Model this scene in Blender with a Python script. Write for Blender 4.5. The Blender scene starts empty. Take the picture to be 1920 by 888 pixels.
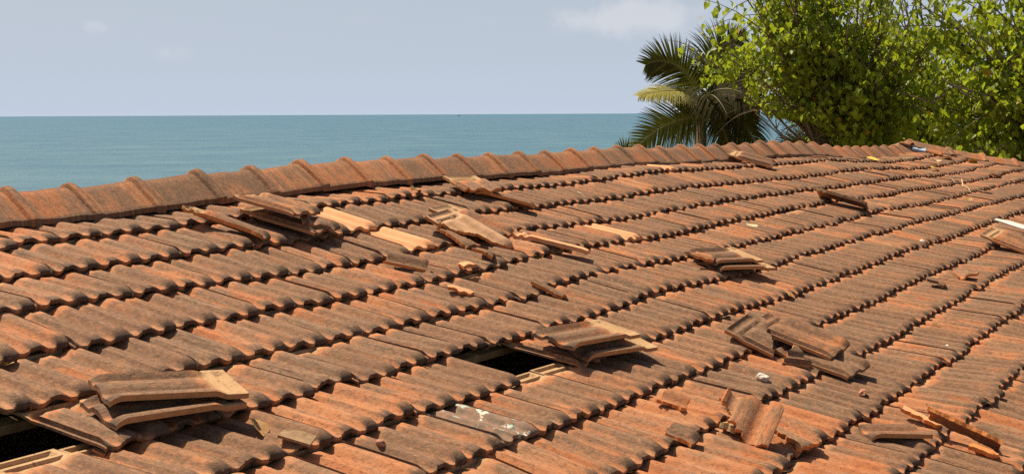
import bpy, bmesh, math, random
import numpy as np
from mathutils import Matrix, Vector, noise
from mathutils.bvhtree import BVHTree

# ------------------------------------------------------------------ camera
C = bpy.context.scene.collection
sc = bpy.context.scene
CAMZ = 5.0
cam = bpy.data.cameras.new('camera')
cam.sensor_width = 36.0
cam.lens = 2552.84 * 36.0 / 1920.0
cam.clip_start = 0.05
cam.clip_end = 60000
co = bpy.data.objects.new('camera', cam)
C.objects.link(co)
co.matrix_world = Matrix(((0.9999884, 0.0048150, 0.0, 0.0),
                          (-0.0004330, 0.0899289, -0.9959481, 0.0),
                          (-0.0047955, 0.9959365, 0.0899300, CAMZ),
                          (0, 0, 0, 1)))
sc.camera = co
# ------------------------------------------------------------------ world, sun, exposure
SUN_EL = math.radians(61)
SUN_AZ = math.atan2(-0.74, 0.67)        # direction towards the sun, from +Y, clockwise
w = bpy.data.worlds.new('World')
sc.world = w
w.use_nodes = True
nt = w.node_tree
nt.nodes.clear()


def N(tree, typ, **kw):
    n = tree.nodes.new(typ)
    for k, v in kw.items():
        if k == 'inp':
            for a, b in v.items():
                n.inputs[a].default_value = b
        else:
            setattr(n, k, v)
    return n


def mth(tree, op, a, b=None, c=None, clamp=False):
    n = tree.nodes.new('ShaderNodeMath')
    n.operation = op
    n.use_clamp = clamp
    for i, x in enumerate((a, b, c)):
        if x is None:
            continue
        if isinstance(x, (int, float)):
            n.inputs[i].default_value = x
        else:
            tree.links.new(x, n.inputs[i])
    return n.outputs[0]


def mixc(tree, fac, a, b, mode='MIX'):
    n = tree.nodes.new('ShaderNodeMix')
    n.data_type = 'RGBA'
    n.blend_type = mode
    n.clamp_factor = True
    for sock, x in ((n.inputs[0], fac), (n.inputs[6], a), (n.inputs[7], b)):
        if isinstance(x, (int, float)):
            sock.default_value = x
        elif isinstance(x, tuple):
            sock.default_value = x if len(x) == 4 else (*x, 1)
        else:
            tree.links.new(x, sock)
    return n.outputs[2]


sky = N(nt, 'ShaderNodeTexSky', sky_type='NISHITA', sun_disc=False)
sky.sun_elevation = SUN_EL
sky.sun_rotation = SUN_AZ
sky.air_density = 1.0
sky.dust_density = 4.0
sky.ozone_density = 2.0
tc = N(nt, 'ShaderNodeTexCoord')
sep = N(nt, 'ShaderNodeSeparateXYZ')
nt.links.new(tc.outputs['Generated'], sep.inputs[0])
az = mth(nt, 'ARCTAN2', sep.outputs[0], sep.outputs[1])
el = mth(nt, 'ARCSINE', sep.outputs[2])
cmb = N(nt, 'ShaderNodeCombineXYZ')
nt.links.new(az, cmb.inputs[0])
nt.links.new(el, cmb.inputs[1])
# high sky haze, a grey-lilac veil that thins upwards
veil = mth(nt, 'SUBTRACT', 1.0, mth(nt, 'MULTIPLY', el, 2.6), clamp=True)
VEIL = (4.7, 5.4, 6.45, 1)
skyd = mixc(nt, 0.35, sky.outputs[0], (0.0, 0.0, 0.0, 1))
skyc = mixc(nt, mth(nt, 'MULTIPLY', veil, 0.9), skyd, VEIL)
# clouds: a few soft cumulus puffs low over the sea
nz = N(nt, 'ShaderNodeTexNoise', inp={'Scale': 42.0, 'Detail': 8.0, 'Roughness': 0.6})
nt.links.new(cmb.outputs[0], nz.inputs['Vector'])
nz2 = N(nt, 'ShaderNodeTexNoise', inp={'Scale': 11.0, 'Detail': 3.0})
nt.links.new(cmb.outputs[0], nz2.inputs['Vector'])
tot = None
for (a0, e0, sa, se, amp) in ((0.087, 0.0685, 0.031, 0.0125, 1.0), (0.050, 0.066, 0.022, 0.008, 0.55), (0.118, 0.071, 0.03, 0.012, 0.55),
                              (-0.292, 0.062, 0.010, 0.0065, 0.5), (-0.238, 0.045, 0.018, 0.006, 0.42),
                              (-0.116, 0.067, 0.02, 0.007, 0.3), (-0.02, 0.068, 0.02, 0.006, 0.25),
                              (0.30, 0.30, 0.2, 0.04, 0.8), (-0.5, 0.22, 0.2, 0.03, 0.7)):
    dx = mth(nt, 'DIVIDE', mth(nt, 'SUBTRACT', az, a0), sa)
    dy = mth(nt, 'DIVIDE', mth(nt, 'SUBTRACT', el, e0), se)
    r2 = mth(nt, 'ADD', mth(nt, 'MULTIPLY', dx, dx), mth(nt, 'MULTIPLY', dy, dy))
    g = mth(nt, 'MULTIPLY', mth(nt, 'POWER', 2.718, mth(nt, 'MULTIPLY', r2, -0.8)), amp)
    tot = g if tot is None else mth(nt, 'ADD', tot, g)
cl = mth(nt, 'ADD', tot, mth(nt, 'MULTIPLY', mth(nt, 'SUBTRACT', nz.outputs[0], 0.5), 2.0))
cl = mth(nt, 'MULTIPLY', mth(nt, 'SUBTRACT', cl, 0.22), 1.25, clamp=True)
cl = mth(nt, 'MULTIPLY', cl, mth(nt, 'MINIMUM', mth(nt, 'MULTIPLY', tot, 2.2), 1.0))
skyc = mixc(nt, mth(nt, 'MULTIPLY', cl, 0.42), skyc, (6.4, 6.4, 6.5, 1))
bg = N(nt, 'ShaderNodeBackground', inp={'Strength': 0.088})
nt.links.new(skyc, bg.inputs[0])
ow = N(nt, 'ShaderNodeOutputWorld')
nt.links.new(bg.outputs[0], ow.inputs[0])

sd = bpy.data.lights.new('sun', 'SUN')
sd.energy = 4.9
sd.angle = math.radians(0.5)
sd.color = (1.0, 0.875, 0.69)
so = bpy.data.objects.new('sun', sd)
C.objects.link(so)
tosun = Vector((math.sin(SUN_AZ) * math.cos(SUN_EL), math.cos(SUN_AZ) * math.cos(SUN_EL), math.sin(SUN_EL)))
so.rotation_euler = tosun.to_track_quat('Z', 'Y').to_euler()
so.location = (-20, -30, 60)
sc.view_settings.view_transform = 'Standard'
sc.view_settings.look = 'None'
sc.view_settings.exposure = 0.52
sc.view_settings.gamma = 1.0
sc.view_settings.use_curve_mapping = False
sc.render.engine = 'CYCLES'
sc.cycles.max_bounces = 6
sc.cycles.use_denoising = False

rng = np.random.default_rng(7)
random.seed(7)

# ------------------------------------------------------------------ roof frame of reference
P0 = np.array([-2.0669962, 5.07034144, -0.5118911 + CAMZ])
RU = np.array([0.51793932, 0.85541736, 0.0])            # along the ridge
SV = np.array([0.82683682, -0.50063433, -0.25633209])   # down the slope
NN = np.array([0.21927092, -0.13276447, 0.96658877])    # out of the slope
HV = np.array([0.85541736, -0.51793932, 0.0])           # level, across the ridge, towards the front
ZV = np.array([0, 0, 1.0])
G = 0.32
TW = 0.2204
US = np.arange(-2.0, 17.01, 0.5)
HT = [[-0.0, -0.0, -0.001, -0.014, -0.017, -0.011, -0.005, 0.009, 0.025, 0.03, 0.033, 0.033, 0.027, 0.019, 0.028, 0.043, 0.049, 0.044, 0.032, 0.024, 0.02, 0.01, 0.009, 0.009, 0.004, -0.006, -0.043, -0.052, -0.093, -0.098, -0.101, -0.111, -0.091, -0.069, -0.062, -0.03, -0.01, -0.0, -0.0],
      [-0.0, -0.0, -0.005, -0.015, -0.013, -0.008, -0.003, -0.004, 0.002, 0.014, 0.021, 0.023, 0.017, 0.011, 0.015, 0.024, 0.026, 0.018, 0.011, 0.004, -0.0, -0.004, -0.004, -0.002, -0.004, -0.012, -0.033, -0.038, -0.077, -0.082, -0.083, -0.09, -0.082, -0.074, -0.063, -0.035, -0.021, -0.016, -0.001],
      [0.0, 0.001, 0.007, 0.007, 0.004, -0.006, -0.017, -0.023, -0.015, 0.01, 0.033, 0.015, 0.003, 0.001, 0.006, 0.015, 0.021, 0.018, 0.012, 0.007, -0.002, -0.011, -0.014, -0.012, -0.009, -0.015, -0.018, -0.05, -0.061, -0.064, -0.072, -0.067, -0.047, -0.047, -0.036, -0.029, -0.028, -0.014, -0.0],
      [-0.0, -0.005, -0.01, -0.01, -0.009, -0.01, -0.015, -0.019, -0.005, 0.016, 0.028, 0.007, -0.002, -0.008, -0.002, 0.011, 0.013, 0.016, 0.021, 0.018, -0.0, -0.01, -0.019, -0.01, -0.009, -0.025, -0.026, -0.042, -0.045, -0.042, -0.044, -0.043, -0.025, -0.019, -0.026, -0.026, -0.018, -0.001, -0.0],
      [-0.001, -0.007, -0.008, -0.008, -0.01, -0.013, -0.019, -0.023, -0.01, 0.02, 0.018, 0.001, -0.005, -0.003, -0.006, -0.006, 0.002, 0.006, 0.008, 0.013, 0.012, 0.002, -0.002, -0.014, -0.012, -0.002, -0.001, -0.002, -0.002, -0.001, 0.006, 0.007, 0.007, 0.003, 0.0, 0.0, 0.0, 0.0, 0.0],
      [0.0, 0.004, 0.006, 0.005, 0.002, -0.004, -0.009, -0.016, -0.012, 0.004, 0.01, -0.001, -0.014, -0.012, -0.0, 0.007, 0.007, 0.013, 0.024, 0.026, 0.02, 0.016, 0.015, 0.008, 0.008, 0.005, 0.003, 0.002, -0.001, -0.001, -0.0, -0.0, -0.0, -0.0, -0.0, -0.0, -0.0, -0.0, -0.0],
      [0.0, 0.015, 0.031, 0.024, 0.014, 0.006, -0.007, -0.012, -0.011, -0.004, -0.001, -0.017, -0.028, -0.019, -0.012, 0.004, 0.018, 0.018, 0.011, 0.008, 0.013, 0.021, 0.027, 0.029, 0.04, 0.041, 0.029, 0.001, 0.0, 0.0, 0.0, 0.0, 0.0, 0.0, 0.0, 0.0, 0.0, 0.0, 0.0],
      [0.0, 0.0, 0.006, 0.021, 0.022, 0.014, -0.003, -0.011, -0.01, -0.003, -0.007, -0.024, -0.023, -0.018, 0.001, 0.015, 0.011, 0.008, 0.013, 0.036, 0.032, 0.018, 0.015, 0.005, 0.0, 0.0, 0.0, 0.0, 0.0, 0.0, 0.0, 0.0, 0.0, 0.0, 0.0, 0.0, 0.0, 0.0, 0.0],
      [-0.0, -0.0, -0.0, -0.001, -0.008, -0.008, -0.002, 0.002, -0.006, -0.011, -0.019, -0.022, -0.011, 0.004, 0.019, 0.031, 0.044, 0.048, 0.048, 0.044, 0.012, 0.0, 0.0, 0.0, 0.0, 0.0, 0.0, 0.0, 0.0, 0.0, 0.0, 0.0, 0.0, 0.0, 0.0, 0.0, 0.0, 0.0, 0.0],
      [-0.0, -0.0, -0.0, -0.0, -0.0, -0.001, -0.0, -0.002, -0.01, -0.014, -0.006, 0.001, 0.008, 0.026, 0.046, 0.054, 0.047, 0.03, 0.01, 0.0, 0.0, 0.0, 0.0, 0.0, 0.0, 0.0, 0.0, 0.0, 0.0, 0.0, 0.0, 0.0, 0.0, 0.0, 0.0, 0.0, 0.0, 0.0, 0.0],
      [0.0, 0.0, 0.0, 0.0, 0.0, 0.0, 0.008, 0.009, 0.005, 0.01, 0.032, 0.047, 0.047, 0.032, 0.01, 0.0, 0.0, 0.0, 0.0, 0.0, 0.0, 0.0, 0.0, 0.0, 0.0, 0.0, 0.0, 0.0, 0.0, 0.0, 0.0, 0.0, 0.0, 0.0, 0.0, 0.0, 0.0, 0.0, 0.0]]
NROW = 14
HT = [np.array(h) for h in HT]
HT += [HT[-1] * 0.5, HT[-1] * 0.2, HT[-1] * 0.0]
HUP = np.array(HT[0]) * 0.9 - 0.0       # virtual course at the ridge


def hrow(i, u):
    if i < 0:
        return np.interp(u, US, HUP)
    return np.interp(u, US, HT[min(i, len(HT) - 1)])


def hs(u, v):
    t = max(-1.0, min(v / G, len(HT) - 1.001))
    i = math.floor(t)
    t -= i
    return float((1 - t) * hrow(i, u) + t * hrow(i + 1, u))


def roofpt(u, v, n=0.0):
    u = np.asarray(u, float)
    v = np.asarray(v, float)
    n = np.asarray(n, float)
    return P0 + u[..., None] * RU + v[..., None] * SV + n[..., None] * NN


def hip_u(v):
    return 14.45 + 0.97 * (v + 0.3)


# ------------------------------------------------------------------ helpers
def mesh_obj(name, verts, faces, mats, parent=None, smooth=True, attrs=None, matidx=None):
    me = bpy.data.meshes.new(name)
    me.from_pydata([tuple(map(float, v)) for v in verts], [], [tuple(int(i) for i in f) for f in faces])
    for m in (mats if isinstance(mats, (list, tuple)) else [mats]):
        me.materials.append(m)
    if matidx is not None:
        me.polygons.foreach_set('material_index', np.asarray(matidx, dtype=np.int32))
    if smooth:
        me.polygons.foreach_set('use_smooth', np.ones(len(me.polygons), dtype=bool))
    for k, a in (attrs or {}).items():
        a = np.asarray(a, dtype=np.float32)
        if a.ndim == 2:
            at = me.attributes.new(k, 'FLOAT_VECTOR', 'POINT')
            at.data.foreach_set('vector', a.ravel())
        else:
            at = me.attributes.new(k, 'FLOAT', 'POINT')
            at.data.foreach_set('value', a)
    me.update()
    o = bpy.data.objects.new(name, me)
    C.objects.link(o)
    if parent is not None:
        o.parent = parent
    return o


def tag(o, label=None, cat=None, group=None, kind=None):
    if label:
        o['label'] = label
    if cat:
        o['category'] = cat
    if group:
        o['group'] = group
    if kind:
        o['kind'] = kind
    return o


def empty(name, loc=(0, 0, 0)):
    o = bpy.data.objects.new(name, None)
    o.location = loc
    C.objects.link(o)
    return o


def new_mat(name):
    m = bpy.data.materials.new(name)
    m.use_nodes = True
    t = m.node_tree
    t.nodes.clear()
    out = N(t, 'ShaderNodeOutputMaterial')
    b = N(t, 'ShaderNodeBsdfPrincipled')
    t.links.new(b.outputs[0], out.inputs[0])
    return m, t, b, out


def attr(t, name, out='Fac'):
    n = N(t, 'ShaderNodeAttribute', attribute_name=name)
    return n.outputs[out]


def ramp(t, x, stops):
    n = N(t, 'ShaderNodeValToRGB')
    while len(n.color_ramp.elements) < len(stops):
        n.color_ramp.elements.new(0.5)
    for e, (p, c) in zip(n.color_ramp.elements, stops):
        e.position = p
        e.color = (c, c, c, 1) if isinstance(c, (int, float)) else (*c, 1)
    t.links.new(x, n.inputs[0])
    return n.outputs[0]


def noisen(t, vec, scale, detail=4.0, rough=0.55, stretch=None, dist=0.0):
    n = N(t, 'ShaderNodeTexNoise', inp={'Scale': scale, 'Detail': detail, 'Roughness': rough, 'Distortion': dist})
    if stretch:
        m = N(t, 'ShaderNodeMapping')
        m.inputs['Scale'].default_value = stretch
        t.links.new(vec, m.inputs[0])
        vec = m.outputs[0]
    t.links.new(vec, n.inputs['Vector'])
    return n.outputs[0]


def clay_material(name, ridge=False):
    """weathered terracotta: orange clay under a grey-brown patina, with dust, chips and streaks down the slope.
    point attributes: pc = position on the tile (m), tt = 0 head .. 1 lip, cr = 0 trough .. 1 roll, rn = random per tile, ag = age."""
    m, t, b, out = new_mat(name)
    pc = attr(t, 'pc', 'Vector')
    tt = attr(t, 'tt')
    cr = attr(t, 'cr')
    rn = attr(t, 'rn')
    ag = attr(t, 'ag')
    big = noisen(t, pc, 7.0, 3.0, 0.5, (0.55, 1.0, 1.0))
    streak = noisen(t, pc, 46.0, 4.0, 0.6, (0.11, 1.0, 1.0))
    hair = noisen(t, pc, 150.0, 3.0, 0.6, (0.06, 1.0, 1.0))
    fine = noisen(t, pc, 210.0, 3.0, 0.6, (0.5, 1.0, 1.0))
    grain = noisen(t, pc, 420.0, 2.0, 0.7)
    blot = noisen(t, pc, 26.0, 5.0, 0.68, dist=0.6)
    # clay body
    clay = mixc(t, rn, (0.385, 0.132, 0.050), (0.45, 0.200, 0.088))
    clay = mixc(t, ramp(t, blot, [(0.35, 0.0), (0.65, 1.0)]), clay, (0.46, 0.172, 0.060))
    dust = ramp(t, big, [(0.38, 0.0), (0.68, 0.75)])
    clay = mixc(t, dust, clay, (0.47, 0.250, 0.130))
    # patina; on ridge tiles it also carries painted collar light and edge shade
    p = mth(t, 'ADD', mth(t, 'MULTIPLY', big, 1.05), mth(t, 'MULTIPLY', streak, 1.25))
    p = mth(t, 'ADD', p, mth(t, 'MULTIPLY', blot, 0.45))
    p = mth(t, 'ADD', p, mth(t, 'MULTIPLY', mth(t, 'SUBTRACT', ag, 0.5), 0.85))
    p = mth(t, 'ADD', p, mth(t, 'MULTIPLY', mth(t, 'SUBTRACT', cr, 0.55), 0.16))
    if not ridge:
        hd = ramp(t, tt, [(0.20, 1.0), (0.36, 0.0)])
        p = mth(t, 'SUBTRACT', p, mth(t, 'MULTIPLY', hd, 0.9))
        lip = ramp(t, tt, [(0.86, 0.0), (0.97, 1.0)])
        p = mth(t, 'ADD', p, mth(t, 'MULTIPLY', lip, mth(t, 'SUBTRACT', mth(t, 'MULTIPLY', cr, 1.0), 0.42)))
    else:
        p = mth(t, 'ADD', p, mth(t, 'MULTIPLY', ramp(t, cr, [(0.0, 1.0), (0.10, 0.0)]), 0.55))  # lower edge darker: soot together with painted-in edge shade
        p = mth(t, 'ADD', p, mth(t, 'MULTIPLY', ramp(t, tt, [(0.93, 0.0), (1.0, 0.9)]), 0.5))  # shade at the collar's far end, put into the colour
        p = mth(t, 'SUBTRACT', p, mth(t, 'MULTIPLY', ramp(t, tt, [(0.80, 0.0), (0.88, 1.0), (0.95, 0.6), (0.98, 0.0)]), 0.16))  # collar painted lighter, as if catching the sun
        p = mth(t, 'ADD', p, mth(t, 'MULTIPLY', mth(t, 'SUBTRACT', big, 0.5), 0.7))
    p = mth(t, 'ADD', p, mth(t, 'MULTIPLY', mth(t, 'SUBTRACT', hair, 0.5), 0.5))
    pm = ramp(t, mth(t, 'SUBTRACT', p, 0.69), [(0.30, 0.0), (0.46, 0.60), (0.75, 0.95)])
    pcol = mixc(t, ramp(t, mth(t, 'ADD', mth(t, 'MULTIPLY', streak, 0.6), mth(t, 'MULTIPLY', hair, 0.4)), [(0.36, 0.0), (0.62, 1.0)]), (0.092, 0.057, 0.034), (0.290, 0.178, 0.102))
    pcol = mixc(t, ramp(t, rn, [(0.2, 0.0), (0.9, 0.7)]), pcol, (0.195, 0.105, 0.056))
    col = mixc(t, pm, clay, pcol)
    # flaked chips of clean clay in the patina, thickest near the lip
    ch = mth(t, 'ADD', fine, mth(t, 'MULTIPLY', blot, 0.5))
    if not ridge:
        ch = mth(t, 'ADD', ch, mth(t, 'MULTIPLY', ramp(t, tt, [(0.6, 0.0), (1.0, 1.0)]), 0.07))
    chm = ramp(t, ch, [(0.88, 0.0), (0.95, 0.6)])
    col = mixc(t, chm, col, (0.44, 0.185, 0.08))
    mott = noisen(t, pc, 85.0, 4.0, 0.72, (0.6, 1.0, 1.0))
    col = mixc(t, ramp(t, mott, [(0.49, 0.0), (0.66, 0.85)]), col, mixc(t, 0.5, col, (0.03, 0.022, 0.016)))
    col = mixc(t, ramp(t, mott, [(0.30, 0.65), (0.45, 0.0)]), col, (0.48, 0.225, 0.105))
    if not ridge:
        noseblack = mth(t, 'MULTIPLY', ramp(t, tt, [(0.91, 0.0), (0.985, 1.0)]), ramp(t, mth(t, 'ADD', cr, mth(t, 'MULTIPLY', mth(t, 'SUBTRACT', blot, 0.5), 1.6)), [(0.60, 0.0), (0.95, 0.78)]))
        col = mixc(t, noseblack, col, (0.075, 0.052, 0.036))  # roll ends blackened: soot plus the lip's shade put into the colour
    if not ridge:
        col = mixc(t, mth(t, 'MULTIPLY', ramp(t, tt, [(0.17, 0.85), (0.25, 0.0)]), 1.0), col, mixc(t, big, (0.36, 0.22, 0.10), (0.56, 0.39, 0.21)))
    # soot-dark specks
    dk = ramp(t, mth(t, 'ADD', noisen(t, pc, 75.0, 4.0, 0.7), mth(t, 'MULTIPLY', streak, 0.4)), [(0.80, 0.0), (0.90, 0.75)])
    col = mixc(t, dk, col, (0.06, 0.043, 0.033))
    col = mixc(t, mth(t, 'MULTIPLY', grain, 0.35), col, (0.36, 0.25, 0.17), 'OVERLAY')
    t.links.new(col, b.inputs['Base Color'])
    b.inputs['Roughness'].default_value = 0.86
    b.inputs['Specular IOR Level'].default_value = 0.25
    bp = N(t, 'ShaderNodeBump', inp={'Strength': 0.65, 'Distance': 0.0045})
    hgt = mth(t, 'ADD', mth(t, 'MULTIPLY', grain, 0.35), mth(t, 'ADD', mth(t, 'MULTIPLY', fine, 0.7), mth(t, 'MULTIPLY', blot, 0.9)))
    t.links.new(hgt, bp.inputs['Height'])
    t.links.new(bp.outputs[0], b.inputs['Normal'])
    return m


def simple_mat(name, c1, c2, scale=30.0, rough=0.85, bump=0.3, stretch=None, spec=0.3):
    m, t, b, out = new_mat(name)
    tcn = N(t, 'ShaderNodeTexCoord')
    n = noisen(t, tcn.outputs['Object'], scale, 5.0, 0.6, stretch)
    col = mixc(t, ramp(t, n, [(0.3, 0.0), (0.7, 1.0)]), c1, c2)
    t.links.new(col, b.inputs['Base Color'])
    b.inputs['Roughness'].default_value = rough
    b.inputs['Specular IOR Level'].default_value = spec
    bp = N(t, 'ShaderNodeBump', inp={'Strength': bump, 'Distance': 0.01})
    t.links.new(n, bp.inputs['Height'])
    t.links.new(bp.outputs[0], b.inputs['Normal'])
    return m


M_TILE = clay_material('weathered terracotta')
M_RIDGE = clay_material('weathered ridge terracotta', ridge=True)
M_FRESH = simple_mat('broken clay', (0.56, 0.17, 0.035), (0.66, 0.27, 0.085), 60.0, 0.9, 0.6)
M_SIDE = simple_mat('clean tile edge', (0.36, 0.17, 0.07), (0.52, 0.25, 0.10), 40.0, 0.9, 0.5)
M_PALECLAY = simple_mat('pale dusty clay', (0.36, 0.19, 0.10), (0.58, 0.35, 0.185), 16.0, 0.9, 0.5)
M_WOOD = simple_mat('old roof timber', (0.20, 0.12, 0.05), (0.33, 0.21, 0.09), 14.0, 0.85, 0.4, (1, 1, 0.15))
M_MORTAR = simple_mat('crumbled tan mortar', (0.36, 0.23, 0.10), (0.52, 0.36, 0.18), 45.0, 0.95, 1.0)
M_PLASTER = simple_mat('stained plaster', (0.50, 0.45, 0.37), (0.62, 0.57, 0.48), 2.0, 0.9, 0.2)
M_BACK = simple_mat('rear slope terracotta', (0.22, 0.12, 0.07), (0.36, 0.17, 0.085), 9.0, 0.9, 0.4)

# ------------------------------------------------------------------ sea, ground
m, t, b, out = new_mat('sea water')
tcn = N(t, 'ShaderNodeTexCoord')
sx = N(t, 'ShaderNodeSeparateXYZ')
t.links.new(tcn.outputs['Object'], sx.inputs[0])
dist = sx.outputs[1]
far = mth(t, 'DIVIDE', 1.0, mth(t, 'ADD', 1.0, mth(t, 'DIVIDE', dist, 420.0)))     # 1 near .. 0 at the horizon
sw = noisen(t, tcn.outputs['Object'], 0.035, 9.0, 0.72)
patch = noisen(t, tcn.outputs['Object'], 0.004, 3.0, 0.5, (0.3, 1.0, 1.0))
water_col = mixc(t, far, (0.040, 0.112, 0.200), (0.088, 0.165, 0.195))  # bluer towards the horizon: grazing sky reflection put into the colour
water_col = mixc(t, mth(t, 'MULTIPLY', patch, 0.5), water_col, (0.055, 0.150, 0.205))
water_col = mixc(t, ramp(t, sw, [(0.40, 0.0), (0.66, 0.7)]), water_col, (0.120, 0.205, 0.235))
water_col = mixc(t, ramp(t, noisen(t, tcn.outputs['Object'], 0.11, 8.0, 0.75), [(0.50, 0.0), (0.68, 0.45)]), water_col, (0.042, 0.108, 0.150))
t.links.new(water_col, b.inputs['Base Color'])
b.inputs['Roughness'].default_value = 0.42
b.inputs['IOR'].default_value = 1.33
b.inputs['Specular IOR Level'].default_value = 0.12
wv = noisen(t, tcn.outputs['Object'], 0.35, 7.0, 0.7)
wv2 = noisen(t, tcn.outputs['Object'], 0.06, 3.0, 0.6)
bp = N(t, 'ShaderNodeBump', inp={'Strength': 0.6, 'Distance': 1.2})
t.links.new(mth(t, 'ADD', wv, mth(t, 'MULTIPLY', wv2, 1.6)), bp.inputs['Height'])
t.links.new(bp.outputs[0], b.inputs['Normal'])
M_SEA = m
SEAZ = CAMZ - 8.6
sea = mesh_obj('sea', [(-30000, 30, SEAZ), (30000, 30, SEAZ), (30000, 45000, SEAZ), (-30000, 45000, SEAZ)], [(0, 1, 2, 3)], M_SEA)
tag(sea, 'calm teal sea running out to a straight horizon', 'sea', kind='structure')

M_GROUND = simple_mat('sandy ground', (0.20, 0.155, 0.10), (0.14, 0.135, 0.06), 1.3, 0.95, 0.5)
gv, gf = [], []
NX, NY = 40, 30
for j in range(NY + 1):
    for i in range(NX + 1):
        x = -90 + 180 * i / NX
        y = -60 + 125 * j / NY
        z = CAMZ - 5.0 + 0.10 * noise.noise(Vector((x * 0.2, y * 0.2, 0))) - max(0, y - 34) * 0.17
        gv.append((x, y, z))
for j in range(NY):
    for i in range(NX):
        a = j * (NX + 1) + i
        gf.append((a, a + 1, a + NX + 2, a + NX + 1))
ground = mesh_obj('ground', gv, gf, M_GROUND)
tag(ground, 'sandy earth round the house sloping down to the sea', 'ground', kind='structure')
GZ = CAMZ - 5.0

# ------------------------------------------------------------------ clay tile shape
TL = 0.41


def sstep(a, b, x):
    t = np.clip((x - a) / (b - a), 0, 1)
    return t * t * (3 - 2 * t)


PRX = np.array([0.0, 0.052, 0.06, 0.088, 0.094, 0.15, 0.19, 0.225, 0.255, 0.29, 0.325, 0.355, 0.385, 0.42, 0.50, 0.56, 0.572, 0.62, 0.66, 0.695, 0.725, 0.755, 0.79, 0.825, 0.86, 0.89, 0.925, 0.97, 1.02, 1.06])
PRZ = np.array([4.0, 4.0, 4.0, 6.0, 21.0, 14.0, 5.0, 0.4, 0.0, 1.8, 6.5, 12.0, 17.5, 16.2, 17.4, 18.2, 15.4, 13.0, 7.0, 2.4, 0.2, 0.0, 2.2, 7.5, 14.0, 19.5, 23.0, 25.0, 25.2, 24.0])
PRC = np.clip(PRZ / 20.0, 0, 1)


def tile_z(xn, t, droop=1.0):
    """height of the tile's upper face. xn 0..1 across (rolls at 0, .5, 1), t 0 head .. 1 lip"""
    c = np.interp(xn, PRX, PRC)
    mid = np.exp(-((xn - 0.49) / 0.2) ** 4)
    z = np.interp(xn, PRX, PRZ) * 0.001
    body = sstep(0.15, 0.25, t)
    frame = 0.013 * (1 - sstep(0.018, 0.032, t)) + 0.011 * sstep(0.095, 0.108, t) * (1 - sstep(0.135, 0.15, t))
    side = np.maximum(1 - sstep(0.10, 0.13, xn), sstep(0.92, 0.95, xn)) * 0.012
    head = np.maximum(frame, side)
    z = z * body + head * (1 - body)
    s = np.clip((t - 0.90) / 0.10, 0, 1)
    z = z - droop * s * s * (0.017 * (1 - mid) * c + 0.0045 * mid * c + 0.002)
    return z


def crest(xn):
    return np.interp(xn, PRX, PRC)


def tile_grid(nx, nt):
    xs = PRX[2:] if nx > 20 else (PRX[2:][[0, 1, 2, 3, 4, 6, 8, 9, 10, 12, 13, 15, 16, 18, 19, 21, 22, 23, 25, 27]])
    tl = np.concatenate([np.array([0.0, 0.02, 0.035, 0.10, 0.11, 0.135, 0.15, 0.20, 0.25]), np.linspace(0.25, 0.90, nt + 1)[1:],
                         np.array([0.935, 0.965, 0.985, 1.0])]) if nt >= 6 else \
        np.concatenate([np.array([0.12, 0.25]), np.linspace(0.25, 0.90, nt + 1)[1:], np.array([0.95, 0.98, 1.0])])
    return xs, tl


GRIDS = {0: tile_grid(28, 8), 1: tile_grid(20, 3), 2: tile_grid(16, 1)}
for k in (1, 2):
    pass


class Course:
    def __init__(s):
        s.v, s.f, s.mi = [], [], []
        s.at = {'pc': [], 'tt': [], 'cr': [], 'rn': [], 'ag': []}
        s.n = 0

    def add(s, V, F, pc, tt, cr, rn, ag, mi=None):
        s.v.append(V)
        s.f.append(np.asarray(F) + s.n)
        s.n += len(V)
        s.at['pc'].append(pc)
        for k, a in (('tt', tt), ('cr', cr)):
            s.at[k].append(a)
        for k, a in (('rn', rn), ('ag', ag)):
            s.at[k].append(np.full(len(V), a))

    def build(s, name, mat, parent):
        V = np.concatenate(s.v)
        F = np.concatenate(s.f)
        at = {k: np.concatenate(a) for k, a in s.at.items()}
        o = mesh_obj(name, V, F, mat, parent, attrs=at)
        o.data.set_sharp_from_angle(angle=math.radians(38))
        return o


def quads(nr, nc):
    a = np.arange(nr * nc).reshape(nr, nc)
    return np.stack([a[:-1, :-1], a[1:, :-1], a[1:, 1:], a[:-1, 1:]], -1).reshape(-1, 4)


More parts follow.
